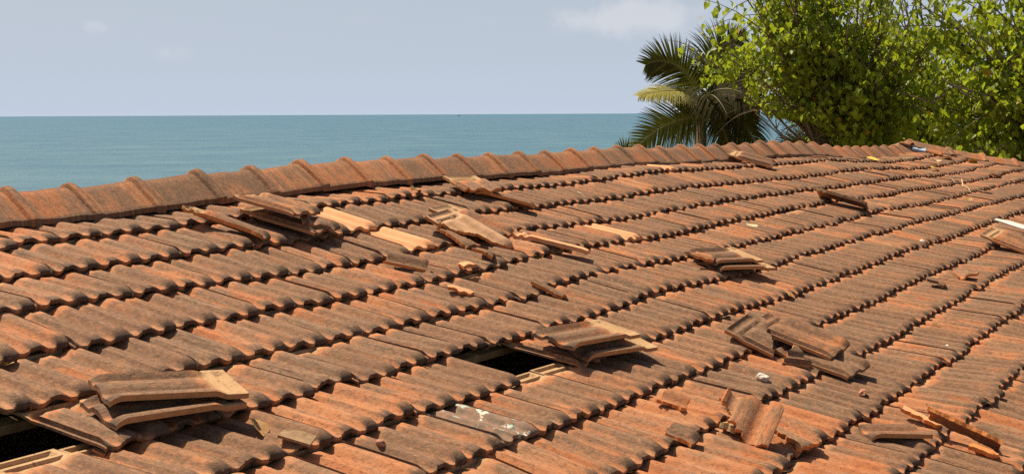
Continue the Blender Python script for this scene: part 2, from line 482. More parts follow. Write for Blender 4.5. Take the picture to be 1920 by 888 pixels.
def add_tile(cs, i, u0, lod, dv=0.0, dz=0.0, yaw=0.0, rn=0.5, ag=0.5, tilt=0.0):
    """one tile of course i whose left seam stands at u0"""
    xs, tl = GRIDS[lod]
    # skirt columns and rows: the underside edges
    X, T = np.meshgrid(xs, tl, indexing='ij')
    Z = tile_z(X, T)
    lipwob = 0.0025 * np.sin(X * 31 + rn * 40) + 0.0015 * np.sin(X * 73 + rn * 90) + 0.009 * (0.35 - crest(X)) + 0.012 * sstep(0.86, 0.95, X)
    xl = T * TL + np.clip((T - 0.9) / 0.1, 0, 1) * lipwob       # along
    yl = (X) * TW + 0.0012 * np.sin(T * 9 + rn * 30)
    # thickness: roll the border down by one extra ring
    th = 0.017
    Xe = np.concatenate([X[:1], X, X[-1:]], 0)
    Te = np.concatenate([T[:1], T, T[-1:]], 0)
    Ze = np.concatenate([Z[:1] - 0.008, Z, Z[-1:] - 0.0085], 0)
    xe = np.concatenate([xl[:1], xl, xl[-1:]], 0)
    ye = np.concatenate([yl[:1], yl, yl[-1:]], 0)
    # lip face
    lip1 = (Ze[:, -1:] - 0.45 * th, xe[:, -1:] + 0.003)
    lip2 = (Ze[:, -1:] - th, xe[:, -1:] - 0.002)
    under = (Ze[:, -1:] - th + 0.004, xe[:, -1:] - 0.05)
    hd = (Ze[:, :1] - th, xe[:, :1])
    Ze = np.concatenate([hd[0], Ze, lip1[0], lip2[0], under[0]], 1)
    xe = np.concatenate([hd[1], xe, lip1[1], lip2[1], under[1]], 1)
    ye = np.concatenate([ye[:, :1], ye, ye[:, -1:], ye[:, -1:], ye[:, -1:]], 1)
    Xe = np.concatenate([Xe[:, :1], Xe, Xe[:, -1:], Xe[:, -1:], Xe[:, -1:]], 1)
    Te = np.concatenate([Te[:, :1], Te, Te[:, -1:], Te[:, -1:], Te[:, -1:]], 1)
    nr, nc = Ze.shape
    uc = u0 + TW / 2
    yr = ye - TW / 2
    xr = xe - TL * 0.6
    u = uc + yr * math.cos(yaw) - xr * math.sin(yaw)
    v = G * i + dv - TL + TL * 0.6 + xr * math.cos(yaw) + yr * math.sin(yaw)
    # rest plane: under the lip above at the head, on top of the next course at the lip
    hu = np.interp(u, US, HT[i - 1] if i > 0 else HUP) - (0.004 if i > 0 else 0.034)
    hl = np.interp(u, US, HT[i]) + 0.029
    s = (v - (G * (i - 1))) / G
    n = hu + (hl - hu) * s + Ze + dz + tilt * (ye / TW - 0.5)
    V = roofpt(u, v, n).reshape(-1, 3)
    pc = np.stack([xe + rn * 31.7, ye + rn * 57.1, np.full_like(xe, rn * 13.0) + Ze * 0.6], -1).reshape(-1, 3)
    cs.add(V, quads(nr, nc)[:, ::-1], pc, Te.ravel(), crest(Xe).ravel(), rn, ag)


def make_tiles():
    special = []
    courses = []
    OFF = {1: None}
    for i in range(NROW):
        base = (0.11 if i % 2 else 0.0) + rng.uniform(-0.03, 0.03)
        if i == 4:
            base = -0.50
        if i == 5:
            base = -0.76
        if i == 6:
            base = 1.385
        if i == 7:
            base = 0.31
        base = base - math.floor((base + 2.6) / TW) * TW      # start near u = -2.6
        cs = Course()
        ue = hip_u(G * i - 0.2)
        u = base
        k = 0
        drift_v = 0.0
        while u < ue - 0.12:
            uc = u + TW / 2
            skip = False
            if i == 5 and -1.20 < uc < -0.77:
                skip = True
            if i == 6 and 0.90 < uc < 1.38:
                skip = True
            ln = math.hypot(u + 0.2 + 3.2, G * i - 4.1)
            lod = 0 if uc < 4.2 else (1 if uc < 8.5 else 2)
            drift_v = 0.7 * drift_v + rng.normal(0, 0.0035)
            dv = drift_v + rng.normal(0, 0.007)
            dz = abs(rng.normal(0, 0.0042))
            yaw = rng.normal(0, 0.013)
            tilt = rng.normal(0, 0.005)
            rn = rng.uniform()
            ag = 0.46 + rng.normal(0, 0.18)
            if rng.uniform() < 0.07:
                ag -= 0.45
            # the strip of clean slipped tiles under the ridge in the middle of the roof
            if i == 0 and -0.4 < uc < 1.0:
                dv += 0.0
                ag -= 0.10
            if i == 0 and 1.75 < uc < 3.1:
                ag -= 0.42
            if i == 2 and 1.6 < uc < 2.0:
                ag -= 0.3
            if i >= 7 and uc < 1.0:
                ag -= 0.15
            if i >= 8 and 0.3 < uc < 1.6:
                ag -= 0.12
            if uc > 4:
                ag -= 0.05
            if rng.uniform() < 0.03:
                dv += rng.uniform(0.012, 0.03)
            sp = None
            for key, (su, si) in SPECIAL.items():
                if si == i and abs(uc - su) < TW / 2:
                    sp = key
            if skip and cs.n:
                courses.append(cs)
                cs = Course()
            if not skip:
                if sp is None:
                    add_tile(cs, i, u, lod, dv, dz, yaw, rn, ag, tilt)
                else:
                    c1 = Course()
                    if sp.startswith('new'):
                        add_tile(c1, i, u, lod, dv, dz + 0.002, yaw, 0.2, -1.2, tilt)
                    elif sp == 'lichen':
                        add_tile(c1, i, u, lod, dv, dz + 0.004, yaw, 0.6, 0.75, tilt)
                    elif sp == 'slipped':
                        add_tile(c1, i, u, lod, 0.035, 0.004, 0.03, 0.35, 0.62, 0.006)
                    elif sp == 'edge':
                        add_tile(c1, i, u, lod, 0.02, 0.006, -0.02, 0.4, 0.45, 0.010)
                    special.append((sp, c1))
            u += TW * (1 + rng.normal(0, 0.003))
            k += 1
        if cs.n:
            courses.append(cs)
    return courses, special


SPECIAL = {'new_a': (2.09, 1), 'new_b': (2.04, 2), 'new_c': (3.72, 3), 'new_d': (6.39, 0), 'lichen': (0.41, 7),
           'slipped': (-0.65, 5), 'edge': (1.49, 6), 'new_e': (1.83, 9)}
house = empty('house', tuple(roofpt(8.0, 0.0, 0.0)[:2]) + (GZ,))
tag(house, 'old house under a sagging roof of weathered orange clay tiles', 'house')
bpy.context.view_layer.update()


def under(parent, o):
    o.parent = parent
    o.matrix_parent_inverse = parent.matrix_world.inverted()
    return o


courses, special = make_tiles()

# rear slope and far hip end: the roof's own mesh
rv, rf = [], []


def back_pt(u, d, k=0.0):
    """point on the rear slope, d metres (level) behind the ridge"""
    p = roofpt(np.array(u), np.array(-0.44), np.array(0.03 + hs(u, -0.3)))
    return p - HV * d + ZV * (-0.268 * d + k)


for jj in range(9):
    d = 4.4 * jj / 8
    for ii in range(181):
        u = -2.6 + (hip_u(-0.44) + d * 0.97 + 2.6) * ii / 180
        rv.append(back_pt(u, d, 0.012 * math.cos(u * 2 * math.pi / 0.11) - 0.02))
for jj in range(8):
    for ii in range(180):
        a = jj * 181 + ii
        rf.append((a, a + 1, a + 182, a + 181))
nb = len(rv)
apex = roofpt(np.array(hip_u(-0.44)), np.array(-0.44), np.array(0.0))
ef = roofpt(np.array(hip_u(4.16)), np.array(4.16), np.array(-0.01))
eb = back_pt(hip_u(-0.44) + 4.4 * 0.97, 4.4, -0.02)
for jj in range(21):
    s = jj / 20
    a = apex + (ef - apex) * s
    c = apex + (eb - apex) * s
    for ii in range(41):
        q = a + (c - a) * ii / 40
        rv.append(q + ZV * (0.012 * math.cos(ii * 2.1) - 0.004))
for jj in range(20):
    for ii in range(40):
        a = nb + jj * 41 + ii
        rf.append((a, a + 41, a + 42, a + 1))
roof = mesh_obj('roof', rv, rf, M_BACK)
under(house, roof)
course_objs = []
for i, cs in enumerate(courses):
    o = cs.build('tile_course', M_TILE, None)
    under(roof, o)
    course_objs.append(o)

# special tiles that look different from their neighbours
m, t, b, out = new_mat('painted mossy terracotta')
pc = attr(t, 'pc', 'Vector')
n1 = noisen(t, pc, 60.0, 4.0, 0.6, (0.6, 1, 1))
n2 = noisen(t, pc, 22.0, 5.0, 0.65, (0.8, 1, 1))
n3 = noisen(t, pc, 90.0, 3.0, 0.6)
col = mixc(t, ramp(t, n1, [(0.35, 0.0), (0.65, 1.0)]), (0.115, 0.085, 0.05), (0.30, 0.15, 0.085))
wm = ramp(t, mth(t, 'ADD', n2, mth(t, 'MULTIPLY', n3, 0.35)), [(0.775, 0.0), (0.80, 1.0)])
col = mixc(t, wm, col, mixc(t, ramp(t, noisen(t, pc, 14.0, 2.0), [(0.45, 0.0), (0.55, 1.0)]), (0.62, 0.56, 0.44), (0.36, 0.50, 0.42)))
t.links.new(col, b.inputs['Base Color'])
b.inputs['Roughness'].default_value = 0.85
M_LICHEN = m
M_NEW = simple_mat('clean new terracotta', (0.60, 0.27, 0.115), (0.68, 0.345, 0.165), 9.0, 0.85, 0.25)
SPLAB = {'new_a': 'clean bright orange tile among dark tiles', 'new_b': 'clean pale orange tile in the third course',
         'new_c': 'narrow bright orange tile half way along the roof', 'new_d': 'bright orange tile in the course under the ridge',
         'new_e': 'pale salmon tile among dark tiles', 'lichen': 'tile blotched with white and pale green paint',
         'slipped': 'slipped dark tile at the edge of the left hole', 'edge': 'slipped tile at the right edge of the middle hole'}
for key, c1 in special:
    o = c1.build('roof_tile', M_NEW if key.startswith('new') and key != 'new_e' else (M_LICHEN if key == 'lichen' else M_TILE), None)
    under(roof, o)
    o['label'] = SPLAB[key]
    course_objs.append(o)

# ------------------------------------------------------------------ ridge tiles
RK = [(0.18, 0.100), (0.56, 0.101), (0.89, 0.1), (1.27, 0.117), (1.67, 0.133), (2.06, 0.136), (2.44, 0.152), (2.84, 0.158), (3.23, 0.159), (3.61, 0.146), (3.98, 0.147), (4.36, 0.149), (4.75, 0.138), (5.11, 0.142), (5.48, 0.145), (5.85, 0.149), (6.23, 0.156), (6.61, 0.141), (7.01, 0.127), (7.44, 0.122), (7.83, 0.119), (8.19, 0.124), (8.58, 0.121), (8.94, 0.119), (9.3, 0.121), (9.67, 0.118), (10.08, 0.107), (10.47, 0.097), (10.88, 0.078), (11.37, 0.045), (11.79, 0.014), (12.12, 0.010), (12.49, 0.003), (12.86, -0.005), (13.29, -0.015), (13.66, -0.022), (14.08, -0.012), (14.48, 0.009), (14.78, 0.045)]
for k in range(7):
    RK.insert(0, (0.18 - 0.38 * (k + 1), 0.100 + 0.004 * (k % 3)))


def cap(A, B, perp, rn, ag, half=0.172, drop=0.118, parent=None, nsec=17, name='ridge_tile'):
    """an angle ridge tile from A (near end, tucked under) to B (far end with a thick collar); perp = level unit vector to the front"""
    A = np.asarray(A)
    B = np.asarray(B)
    L = np.linalg.norm(B - A)
    D = (B - A) / L
    side = np.asarray(perp)
    up = np.cross(D, side)
    if up[2] < 0:
        up = -up
    stations = [(-0.045, 0.95, -0.009), (0.02, 0.955, -0.007), (0.35, 0.96, -0.004), (0.65, 0.965, -0.002), (0.82, 0.975, 0.0), (0.85, 0.98, 0.001),
                (0.862, 1.02, 0.009), (0.88, 1.055, 0.019), (0.92, 1.075, 0.023), (0.96, 1.075, 0.023), (0.988, 1.065, 0.019), (1.0, 1.05, 0.012)]
    d = np.linspace(-1, 1, nsec)
    prof = -drop * (np.sqrt(d * d + 0.045) - math.sqrt(0.045)) / (math.sqrt(1.045) - math.sqrt(0.045))
    th = 0.024
    rows, tts, ls = [], [], []
    for (s, sc_, rise) in stations:
        wob = 0.0025 * math.sin(s * 11 + rn * 50)
        ring = A + D * (s * L) + np.outer(d * half * sc_ * (1 + 0.0), side) + np.outer(prof * sc_ + rise * (1 - 0.25 * np.abs(d)) - 0.012 + wob, up)
        ring_in = ring - np.outer(np.full(nsec, th + max(0, rise) * 0.5), up)
        rows.append(np.concatenate([ring, ring_in[::-1]]))
        tts.append(s)
    V = np.array(rows)
    nr, nc = V.shape[:2]
    F = []
    idx = np.arange(nr * nc).reshape(nr, nc)
    for r in range(nr - 1):
        for c in range(nc):
            F.append((idx[r, c], idx[r, (c + 1) % nc], idx[r + 1, (c + 1) % nc], idx[r + 1, c]))
    for c in range(nsec - 1):       # end faces
        F.append((idx[-1, c], idx[-1, c + 1], idx[-1, nc - 2 - c], idx[-1, nc - 1 - c]))
        F.append((idx[0, c + 1], idx[0, c], idx[0, nc - 1 - c], idx[0, nc - 2 - c]))
    dd = np.concatenate([d, d[::-1]]) * half
    S_ = np.array(tts) * L
    pcx = np.repeat(dd[None], nr, 0)
    pcy = np.repeat(S_[:, None], nc, 1)
    pc = np.stack([np.abs(pcx) + rn * 31, pcy + rn * 77, np.sign(pcx) * 3 + rn * 9], -1).reshape(-1, 3)
    cr = np.repeat((1 - np.abs(dd) / half)[None], nr, 0).ravel()
    o = mesh_obj(name, V.reshape(-1, 3), F, M_RIDGE, None,
                 attrs={'pc': pc, 'tt': np.repeat(np.array(tts), nc), 'cr': cr, 'rn': np.full(nr * nc, rn), 'ag': np.full(nr * nc, ag)})
    bm = bmesh.new()
    bm.from_mesh(o.data)
    bmesh.ops.recalc_face_normals(bm, faces=bm.faces)
    for e in bm.edges:
        if len(e.link_faces) == 2 and e.calc_face_angle(0) > math.radians(24):
            e.smooth = False
    bm.to_mesh(o.data)
    bm.free()
    if parent is not None:
        under(parent, o)
    return o


prev = (RK[0][0] - 0.38, RK[0][1])
for k, (u, h) in enumerate(RK):
    A = roofpt(np.array(prev[0]), np.array(-0.44), np.array(prev[1] + rng.normal(0, 0.001)))
    B = roofpt(np.array(u), np.array(-0.44), np.array(h + rng.normal(0, 0.004)))
    pv = HV * math.cos(0) + RU * rng.normal(0, 0.035)
    pv = pv / np.linalg.norm(pv)
    ag = 0.34 + rng.normal(0, 0.12) - (0.16 if 1.9 < u < 3.4 else 0) - (0.1 if u > 11 else 0)
    o = cap(A, B, pv, rng.uniform(), ag, parent=roof)
    prev = (u, h)
# hip tiles run down the far corner
hp = [(14.60, -0.33, 0.115), (14.98, 0.06, 0.10), (15.30, 0.42, 0.095), (15.62, 0.77, 0.10)]
hp += [(15.62 + 0.33 * k, 0.77 + 0.34 * k, 0.095) for k in range(1, 11)]
for k in range(len(hp) - 1):
    A = roofpt(np.array(hp[k + 1][0]), np.array(hp[k + 1][1]), np.array(hp[k + 1][2] + hs(hp[k + 1][0], hp[k + 1][1]) * 0.7))
    B = roofpt(np.array(hp[k][0]), np.array(hp[k][1]), np.array(hp[k][2] + hs(hp[k][0], hp[k][1]) * 0.7))
    # collar at the lower end
    D = (A - B) / np.linalg.norm(A - B)
    pv = np.array([D[1], -D[0], 0])
    pv /= np.linalg.norm(pv)
    o = cap(B, A, pv, rng.uniform(), 0.12 + rng.normal(0, 0.1), half=0.15, drop=0.085, parent=roof, name='hip_tile')

# ------------------------------------------------------------------ battens, rafters, walls, floor


def beam(name, a, b, wd, hg, upv, mat, parent):
    a = np.asarray(a)
    b = np.asarray(b)
    D = (b - a) / np.linalg.norm(b - a)
    up = np.asarray(upv)
    sd_ = np.cross(D, up)
    V = []
    for p in (a, b):
        for sx_, sz in ((-1, -1), (1, -1), (1, 1), (-1, 1)):
            V.append(p + sd_ * sx_ * wd / 2 + up * sz * hg / 2)
    F = [(0, 3, 2, 1), (4, 5, 6, 7), (0, 1, 5, 4), (1, 2, 6, 5), (2, 3, 7, 6), (3, 0, 4, 7)]
    o = mesh_obj(name, V, F, mat, None, smooth=False)
    under(parent, o)
    return o


for i in range(1, NROW):
    v = G * i - 0.37
    ue = min(hip_u(v) - 0.3, 19)
    beam('batten', roofpt(np.array(-2.4), np.array(v), np.array(-0.052)), roofpt(np.array(ue), np.array(v), np.array(-0.075)), 0.045, 0.03, NN, M_WOOD, roof)
for u in list(np.arange(-2.2, 14.2, 1.05)) + [0.98]:
    beam('rafter', roofpt(np.array(u), np.array(-0.3), np.array(-0.145)), roofpt(np.array(u), np.array(4.1), np.array(-0.115)), 0.06, 0.11, NN, M_WOOD, roof)


def wall(name, a, b, z0a, z0b, thick=0.2, mat=M_PLASTER):
    a = np.array(a)
    b = np.array(b)
    D = (b - a) / np.linalg.norm(b - a)
    s = np.array([D[1], -D[0], 0]) * thick / 2
    V = [(*(a + s)[:2], GZ - 0.3), (*(b + s)[:2], GZ - 0.3), (*(b - s)[:2], GZ - 0.3), (*(a - s)[:2], GZ - 0.3),
         (*(a + s)[:2], z0a), (*(b + s)[:2], z0b), (*(b - s)[:2], z0b), (*(a - s)[:2], z0a)]
    F = [(0, 1, 5, 4), (1, 2, 6, 5), (2, 3, 7, 6), (3, 0, 4, 7), (4, 5, 6, 7)]
    o = mesh_obj(name, V, F, mat, None, smooth=False)
    under(house, o)


rp = lambda u, v: roofpt(np.array(u), np.array(v), np.array(-0.09))
zf = rp(0, 3.7)[2]
wall('wall', rp(-2.1, 3.7), rp(hip_u(3.3) - 0.2, 3.7), zf, zf)
b0, b1 = back_pt(-2.1, 3.8), back_pt(hip_u(-0.44) + 3.1, 3.8)
zb = b0[2] - 0.06
wall('wall', b0, b1, zb, zb)
wall('wall', rp(hip_u(3.3) - 0.3, 3.6), b1, zf, zb)
rg = roofpt(np.array(-2.1), np.array(-0.44), np.array(-0.08))
wall('wall', rp(-2.1, 3.58), rg, zf, rg[2])
wall('wall', rg, b0, rg[2], zb)

# ------------------------------------------------------------------ things lying on the roof
dg = bpy.context.evaluated_depsgraph_get
BV, BF = [], []
nn = 0
for o in course_objs:
    me = o.data
    v = np.empty(len(me.vertices) * 3)
    me.vertices.foreach_get('co', v)
    v = v.reshape(-1, 3)
    BV += [Vector(q) for q in v.tolist()]
    BF += [tuple(j + nn for j in p.vertices) for p in me.polygons]
    nn += len(v)
tree_bvh = [BVHTree.FromPolygons(BV, BF)]
DN = Vector(NN.tolist())


def drop_height(pts):
    """smallest gap, along the slope's normal, between points and whatever lies under them"""
    best = 1e9
    for p in pts:
        p = Vector(p)
        for bt in tree_bvh:
            hit = bt.ray_cast(p + DN * 0.6, -DN, 2.0)
            if hit[0] is not None:
                g = (p - hit[0]).dot(DN)
                best = min(best, g)
    return best if best < 1e8 else 0.0


def piece_mesh(poly, jag=0.006, seed=0, flat=False, thick=0.014, step=0.011):
    """a tile or a piece of one: poly in tile coordinates (x along 0..TL, y across -W/2..W/2), convex, counter-clockwise.
    returns verts, faces, material index, attributes"""
    r = random.Random(seed)
    bm = bmesh.new()
    xs = [p[0] for p in poly]
    ys = [p[1] for p in poly]
    x0, x1, y0, y1 = max(0, min(xs)), min(TL, max(xs)), max(-TW * 0.53, min(ys)), min(TW * 0.53, max(ys))
    nx = max(4, int((x1 - x0) / step))
    ny = max(4, int((y1 - y0) / (step * 0.75)))
    vs = [[bm.verts.new((x0 + (x1 - x0) * i / nx, y0 + (y1 - y0) * j / ny, 0)) for j in range(ny + 1)] for i in range(nx + 1)]
    for i in range(nx):
        for j in range(ny):
            bm.faces.new((vs[i][j], vs[i + 1][j], vs[i + 1][j + 1], vs[i][j + 1]))
    cutlines = []
    n = len(poly)
    for k in range(n):
        a = Vector((*poly[k], 0))
        c = Vector((*poly[(k + 1) % n], 0))
        e = c - a
        nrm = Vector((e.y, -e.x, 0)).normalized()
        onrect = (abs(a.x - c.x) < 1e-6 and (abs(a.x) < 1e-4 or abs(a.x - TL) < 1e-4)) or \
                 (abs(a.y - c.y) < 1e-6 and abs(abs(a.y) - TW * 0.53) < 1e-3)
        if onrect:
            continue
        bmesh.ops.bisect_plane(bm, geom=bm.verts[:] + bm.edges[:] + bm.faces[:], plane_co=a, plane_no=nrm, clear_outer=True)
        cutlines.append((a, nrm))
    bm.verts.ensure_lookup_table()
    bm.verts.index_update()
    P = np.array([v.co[:] for v in bm.verts])
    cut = np.zeros(len(P), bool)
    bnd = [e for e in bm.edges if e.is_boundary]
    for e in bnd:
        for v in e.verts:
            for (a, nrm) in cutlines:
                if abs((v.co - a).dot(nrm)) < 1e-4:
                    cut[v.index] = True
    for k in np.where(cut)[0]:
        q = P[k]
        d = noise.noise(Vector((q[0] * 40 + seed, q[1] * 40, seed * 1.7))) * jag * 2.0 + noise.noise(Vector((q[0] * 130 + seed, q[1] * 130, 3))) * jag
        dirn = np.zeros(3)
        for (a, nrm) in cutlines:
            if abs((Vector(q) - a).dot(nrm)) < 1e-4:
                dirn += np.array(nrm)
        P[k] = q + dirn * d
    T = P[:, 0] / TL
    X = P[:, 1] / (TW * 1.06) + 0.5
    X = 0.03 + X * 1.03
    Z = tile_z(X, T) if not flat else np.zeros(len(P))
    top = np.stack([P[:, 0], P[:, 1], Z], -1)
    zb = (Z * 0.85 - thick)
    bot = np.stack([P[:, 0], P[:, 1], zb], -1)
    nv = len(P)
    V = np.concatenate([top, bot])
    F, MI = [], []
    for f in bm.faces:
        ids = [v.index for v in f.verts]
        F.append(ids)
        MI.append(0)
        F.append([q + nv for q in ids[::-1]])
        MI.append(0)
    for e in bnd:
        a, c = e.verts[0].index, e.verts[1].index
        f = e.link_faces[0]
        ids = [v.index for v in f.verts]
        if ids[(ids.index(a) + 1) % len(ids)] != c:
            a, c = c, a
        F.append([c, a, a + nv, c + nv])
        side_ = abs(abs(P[a][1]) - TW * 0.53) < 2e-3 and abs(abs(P[c][1]) - TW * 0.53) < 2e-3
        MI.append(1 if cut[a] and cut[c] else (2 if side_ else 0))
    bm.free()
    tt = np.concatenate([T, T])
    cr = np.concatenate([crest(X), np.full(nv, 0.3)])
    return V, F, MI, tt, cr


ROT = lambda y, p, r: (Matrix.Rotation(y, 3, 'Z') @ Matrix.Rotation(p, 3, 'Y') @ Matrix.Rotation(r, 3, 'X'))
BASIS = Matrix((tuple(SV), tuple(RU), tuple(NN))).transposed()
FULL = [(0, -TW * 0.53), (TL, -TW * 0.53), (TL, TW * 0.53), (0, TW * 0.53)]
FULL = [(0.0, -TW * 0.53), (TL, -TW * 0.53), (TL, TW * 0.53), (0.0, TW * 0.53)]


def lay(name, label, cat, u, v, yaw, pit, rol, poly=None, dn=None, seed=1, ag=0.5, rn=None, group=None, jag=0.006, flip=False, rest=True,
        mats=None, flat=False, thick=0.014, sink=0.004):
    """a loose tile or piece of tile lying on the roof. u, v: middle of the piece; angles in degrees"""
    poly = poly or FULL
    V, F, MI, tt, cr = piece_mesh(poly, jag, seed, flat, thick)
    rn = random.Random(seed).random() if rn is None else rn
    pc = np.stack([V[:, 0] + rn * 31.7, V[:, 1] + rn * 57.1, V[:, 2] * 0.6 + rn * 13], -1)
    ctr = (V.min(0) + V.max(0)) / 2
    V = V - np.array([ctr[0], ctr[1], 0])
    rot = BASIS @ ROT(math.radians(yaw), math.radians(pit), math.radians(rol))
    if flip:
        rot = BASIS @ ROT(math.radians(yaw), math.radians(pit), math.radians(rol)) @ Matrix.Rotation(math.pi, 3, 'X')
    n0 = hs(u, v) + (0.07 if dn is None else dn)
    loc = Vector(roofpt(np.array(u), np.array(v), np.array(n0)).tolist())
    R3 = np.array(rot)
    W = V @ R3.T + np.array(loc)
    if rest:
        g = drop_height(W[::2])
        loc = loc - DN * (g + sink)
        W = V @ R3.T + np.array(loc)
    o = mesh_obj(name, V, F, [*(mats or [M_TILE, M_FRESH]), M_SIDE], None, matidx=MI,
                 attrs={'pc': pc, 'tt': tt, 'cr': cr, 'rn': np.full(len(V), rn), 'ag': np.full(len(V), ag)}, smooth=True)
    bm = bmesh.new()
    bm.from_mesh(o.data)
    for e in bm.edges:
        if len(e.link_faces) == 2 and e.calc_face_angle(0) > math.radians(50):
            e.smooth = False
    bm.to_mesh(o.data)
    bm.free()
    o.matrix_world = Matrix.Translation(loc) @ rot.to_4x4()
    tag(o, label, cat, group)
    tree_bvh.append(BVHTree.FromPolygons([Vector(q) for q in W.tolist()], [tuple(f) for f in F]))
    return o


h = TW * 0.53
LT = 'loose tiles lying on the roof'
BT = 'broken pieces of roof tile'
# pair in the lower left
lay('loose_tile', 'lower of two crossed loose tiles beside the left hole', 'roof tile', -0.45, 1.535, -107, 4, 5, seed=11, ag=0.60, group=LT)
lay('loose_tile', 'upper of two crossed loose tiles beside the left hole, pale at its head', 'roof tile', -0.405, 1.50, -117, 3, 5, seed=12, ag=0.66, group=LT)
# middle pair
lay('loose_tile', 'lower loose tile of the pair beside the middle hole', 'roof tile', 1.655, 1.90, -106, 3, 0, seed=13, ag=0.62, group=LT)
lay('loose_tile', 'upper loose tile of the pair beside the middle hole', 'roof tile', 1.60, 1.84, -103, 3, 5, seed=14, ag=0.55, group=LT)
# far pair
lay('loose_tile', 'lower of two small-looking loose tiles in the middle of the right slope', 'roof tile', 3.93, 1.545, -117, 4, 3, seed=15, ag=0.62, group=LT)
lay('loose_tile', 'upper of two small-looking loose tiles in the middle of the right slope', 'roof tile', 3.93, 1.475, -108, 2, 0, seed=16, ag=0.6, group=LT)
# pile under the ridge, left
lay('tile_fragment', 'long narrow broken strip of tile leaning left of the pile under the ridge', 'tile fragment', 1.27, 0.13, 17, 4, -10,
    poly=[(0.0, 0.03), (TL, -0.005), (TL, h), (0.02, h)], seed=21, ag=0.35, group=BT)
lay('loose_tile', 'dark loose tile at the bottom of the pile under the ridge', 'roof tile', 1.66, 0.18, 8, -2, 0, seed=22, ag=0.7, group=LT)
lay('tile_fragment', 'triangular shard at the lower right of the pile under the ridge', 'tile fragment', 1.70, 0.30, -40, 4, -8,
    poly=[(0.22, -h), (TL, -h), (TL, 0.05), (0.36, 0.0)], seed=24, ag=0.3, group=BT)
lay('loose_tile', 'pinkish loose tile on top of the pile under the ridge', 'roof tile', 1.60, 0.135, 6, -3, -4, seed=23, ag=0.28, group=LT,
    poly=[(0.08, -TW * 0.53), (TL, -TW * 0.53), (TL, TW * 0.53), (0.08, TW * 0.53)])
# below the ridge, middle
lay('loose_tile', 'loose tile lying aslant below the half tile at the ridge', 'roof tile', 3.49, 0.215, 22, 1, -8,
    poly=[(0.0, 0.0), (TL, 0.0), (TL, h), (0.0, h)], seed=31, ag=0.8, group=LT)
lay('tile_fragment', 'half tile with a wavy broken edge resting just below the ridge tiles', 'tile fragment', 3.44, 0.035, -22, 1, 4,
    poly=[(0.0, -h), (0.24, -h), (0.28, h), (0.0, h)], seed=32, ag=0.45, group=BT, dn=0.1)
# large broken triangle
lay('loose_tile', 'worn loose tile under the big triangular broken tile', 'roof tile', 2.72, 0.52, 6, 4, 0, seed=33, ag=0.4, group=LT)
lay('tile_fragment', 'dark pointed shard lying left of the big triangular broken tile', 'tile fragment', 2.42, 0.63, -5, 4, 6,
    poly=[(0.18, -0.02), (TL, -0.055), (TL, 0.05), (0.24, 0.05)], seed=34, ag=0.62, group=BT)
lay('tile_fragment', 'big triangular broken tile with pale framed head and an orange broken edge', 'tile fragment', 2.52, 0.635, 2, 10, 6,
    poly=[(0.0, -h), (0.07, -h), (TL, h * 0.72), (TL, h), (0.0, h)], seed=35, ag=-0.05, group=BT, jag=0.008, mats=[M_PALECLAY, M_FRESH])
lay('tile_fragment', 'small orange chip at the tip of the big triangular broken tile', 'tile fragment', 2.30, 0.87, 25, 0, 0,
    poly=[(0.30, -0.03), (TL, -0.05), (TL, 0.06), (0.34, 0.03)], seed=36, ag=0.1, group=BT)
# tile seen on its bright edge
lay('loose_tile', 'long narrow strip of bright orange tile lying loose across the middle courses', 'roof tile', 2.86, 0.93, 15, -2, 4, seed=41, ag=0.0, group=LT,
    poly=[(0.0, -0.025), (TL, -0.025), (TL, 0.04), (0.0, 0.04)], mats=[M_NEW, M_NEW], jag=0.002, thick=0.02)
# small shards in the middle
lay('tile_fragment', 'curved dark fragment with an orange lower edge, left of the middle', 'tile fragment', 1.775, 0.79, 32, 0, 8,
    poly=[(0.2, 0.035), (TL - 0.02, 0.035), (TL - 0.01, h), (0.21, h)], seed=42, ag=0.75, group=BT)
lay('tile_fragment', 'small bright orange triangular chip right of the curved dark fragment', 'tile fragment', 2.0, 0.975, -60, 0, 20,
    poly=[(0.28, -0.05), (0.38, -0.01), (0.30, 0.04)], seed=43, ag=-0.8, group=BT, mats=[M_NEW, M_FRESH])
lay('tile_fragment', 'thin bright orange splinter lying alone below the triangular chip', 'tile fragment', 1.70, 1.15, 10, 0, 25,
    poly=[(0.28, -0.005), (0.40, -0.015), (0.40, 0.02), (0.30, 0.022)], seed=44, ag=-0.9, group=BT, mats=[M_NEW, M_FRESH])
lay('tile_fragment', 'flat dark fragment tilted on the lip of a course, centre of the roof', 'tile fragment', 2.17, 1.335, 12, 10, 8,
    poly=[(0.22, -0.03), (0.38, -0.035), (0.38, 0.045), (0.23, 0.04)], seed=45, ag=0.7, group=BT)
# slipped dark tile, far
lay('loose_tile', 'dark slipped tile standing on edge far along the right slope', 'roof tile', 7.34, 1.05, 4, 0, -22, seed=51, ag=1.1, group=LT,
    poly=[(0.0, -0.08), (TL, -0.08), (TL, h), (0.0, h)], mats=[M_TILE, M_TILE], thick=0.022, jag=0.001)
lay('loose_tile', 'grey loose tile lying against the far ridge tiles', 'roof tile', 8.25, -0.10, 14, 0, 5, seed=52, ag=0.75, group=LT)
lay('loose_tile', 'loose tile lying at the right edge of the picture below the white strip', 'roof tile', 7.53, 2.35, -8, 3, 14, seed=53, ag=0.25, group=LT)
lay('tile_fragment', 'dark half tile against the tile at the right edge of the picture', 'tile fragment', 7.74, 2.40, -6, 3, 12,
    poly=[(0.1, -h), (TL, -h), (TL, 0.0), (0.12, 0.02)], seed=54, ag=0.6, group=BT)
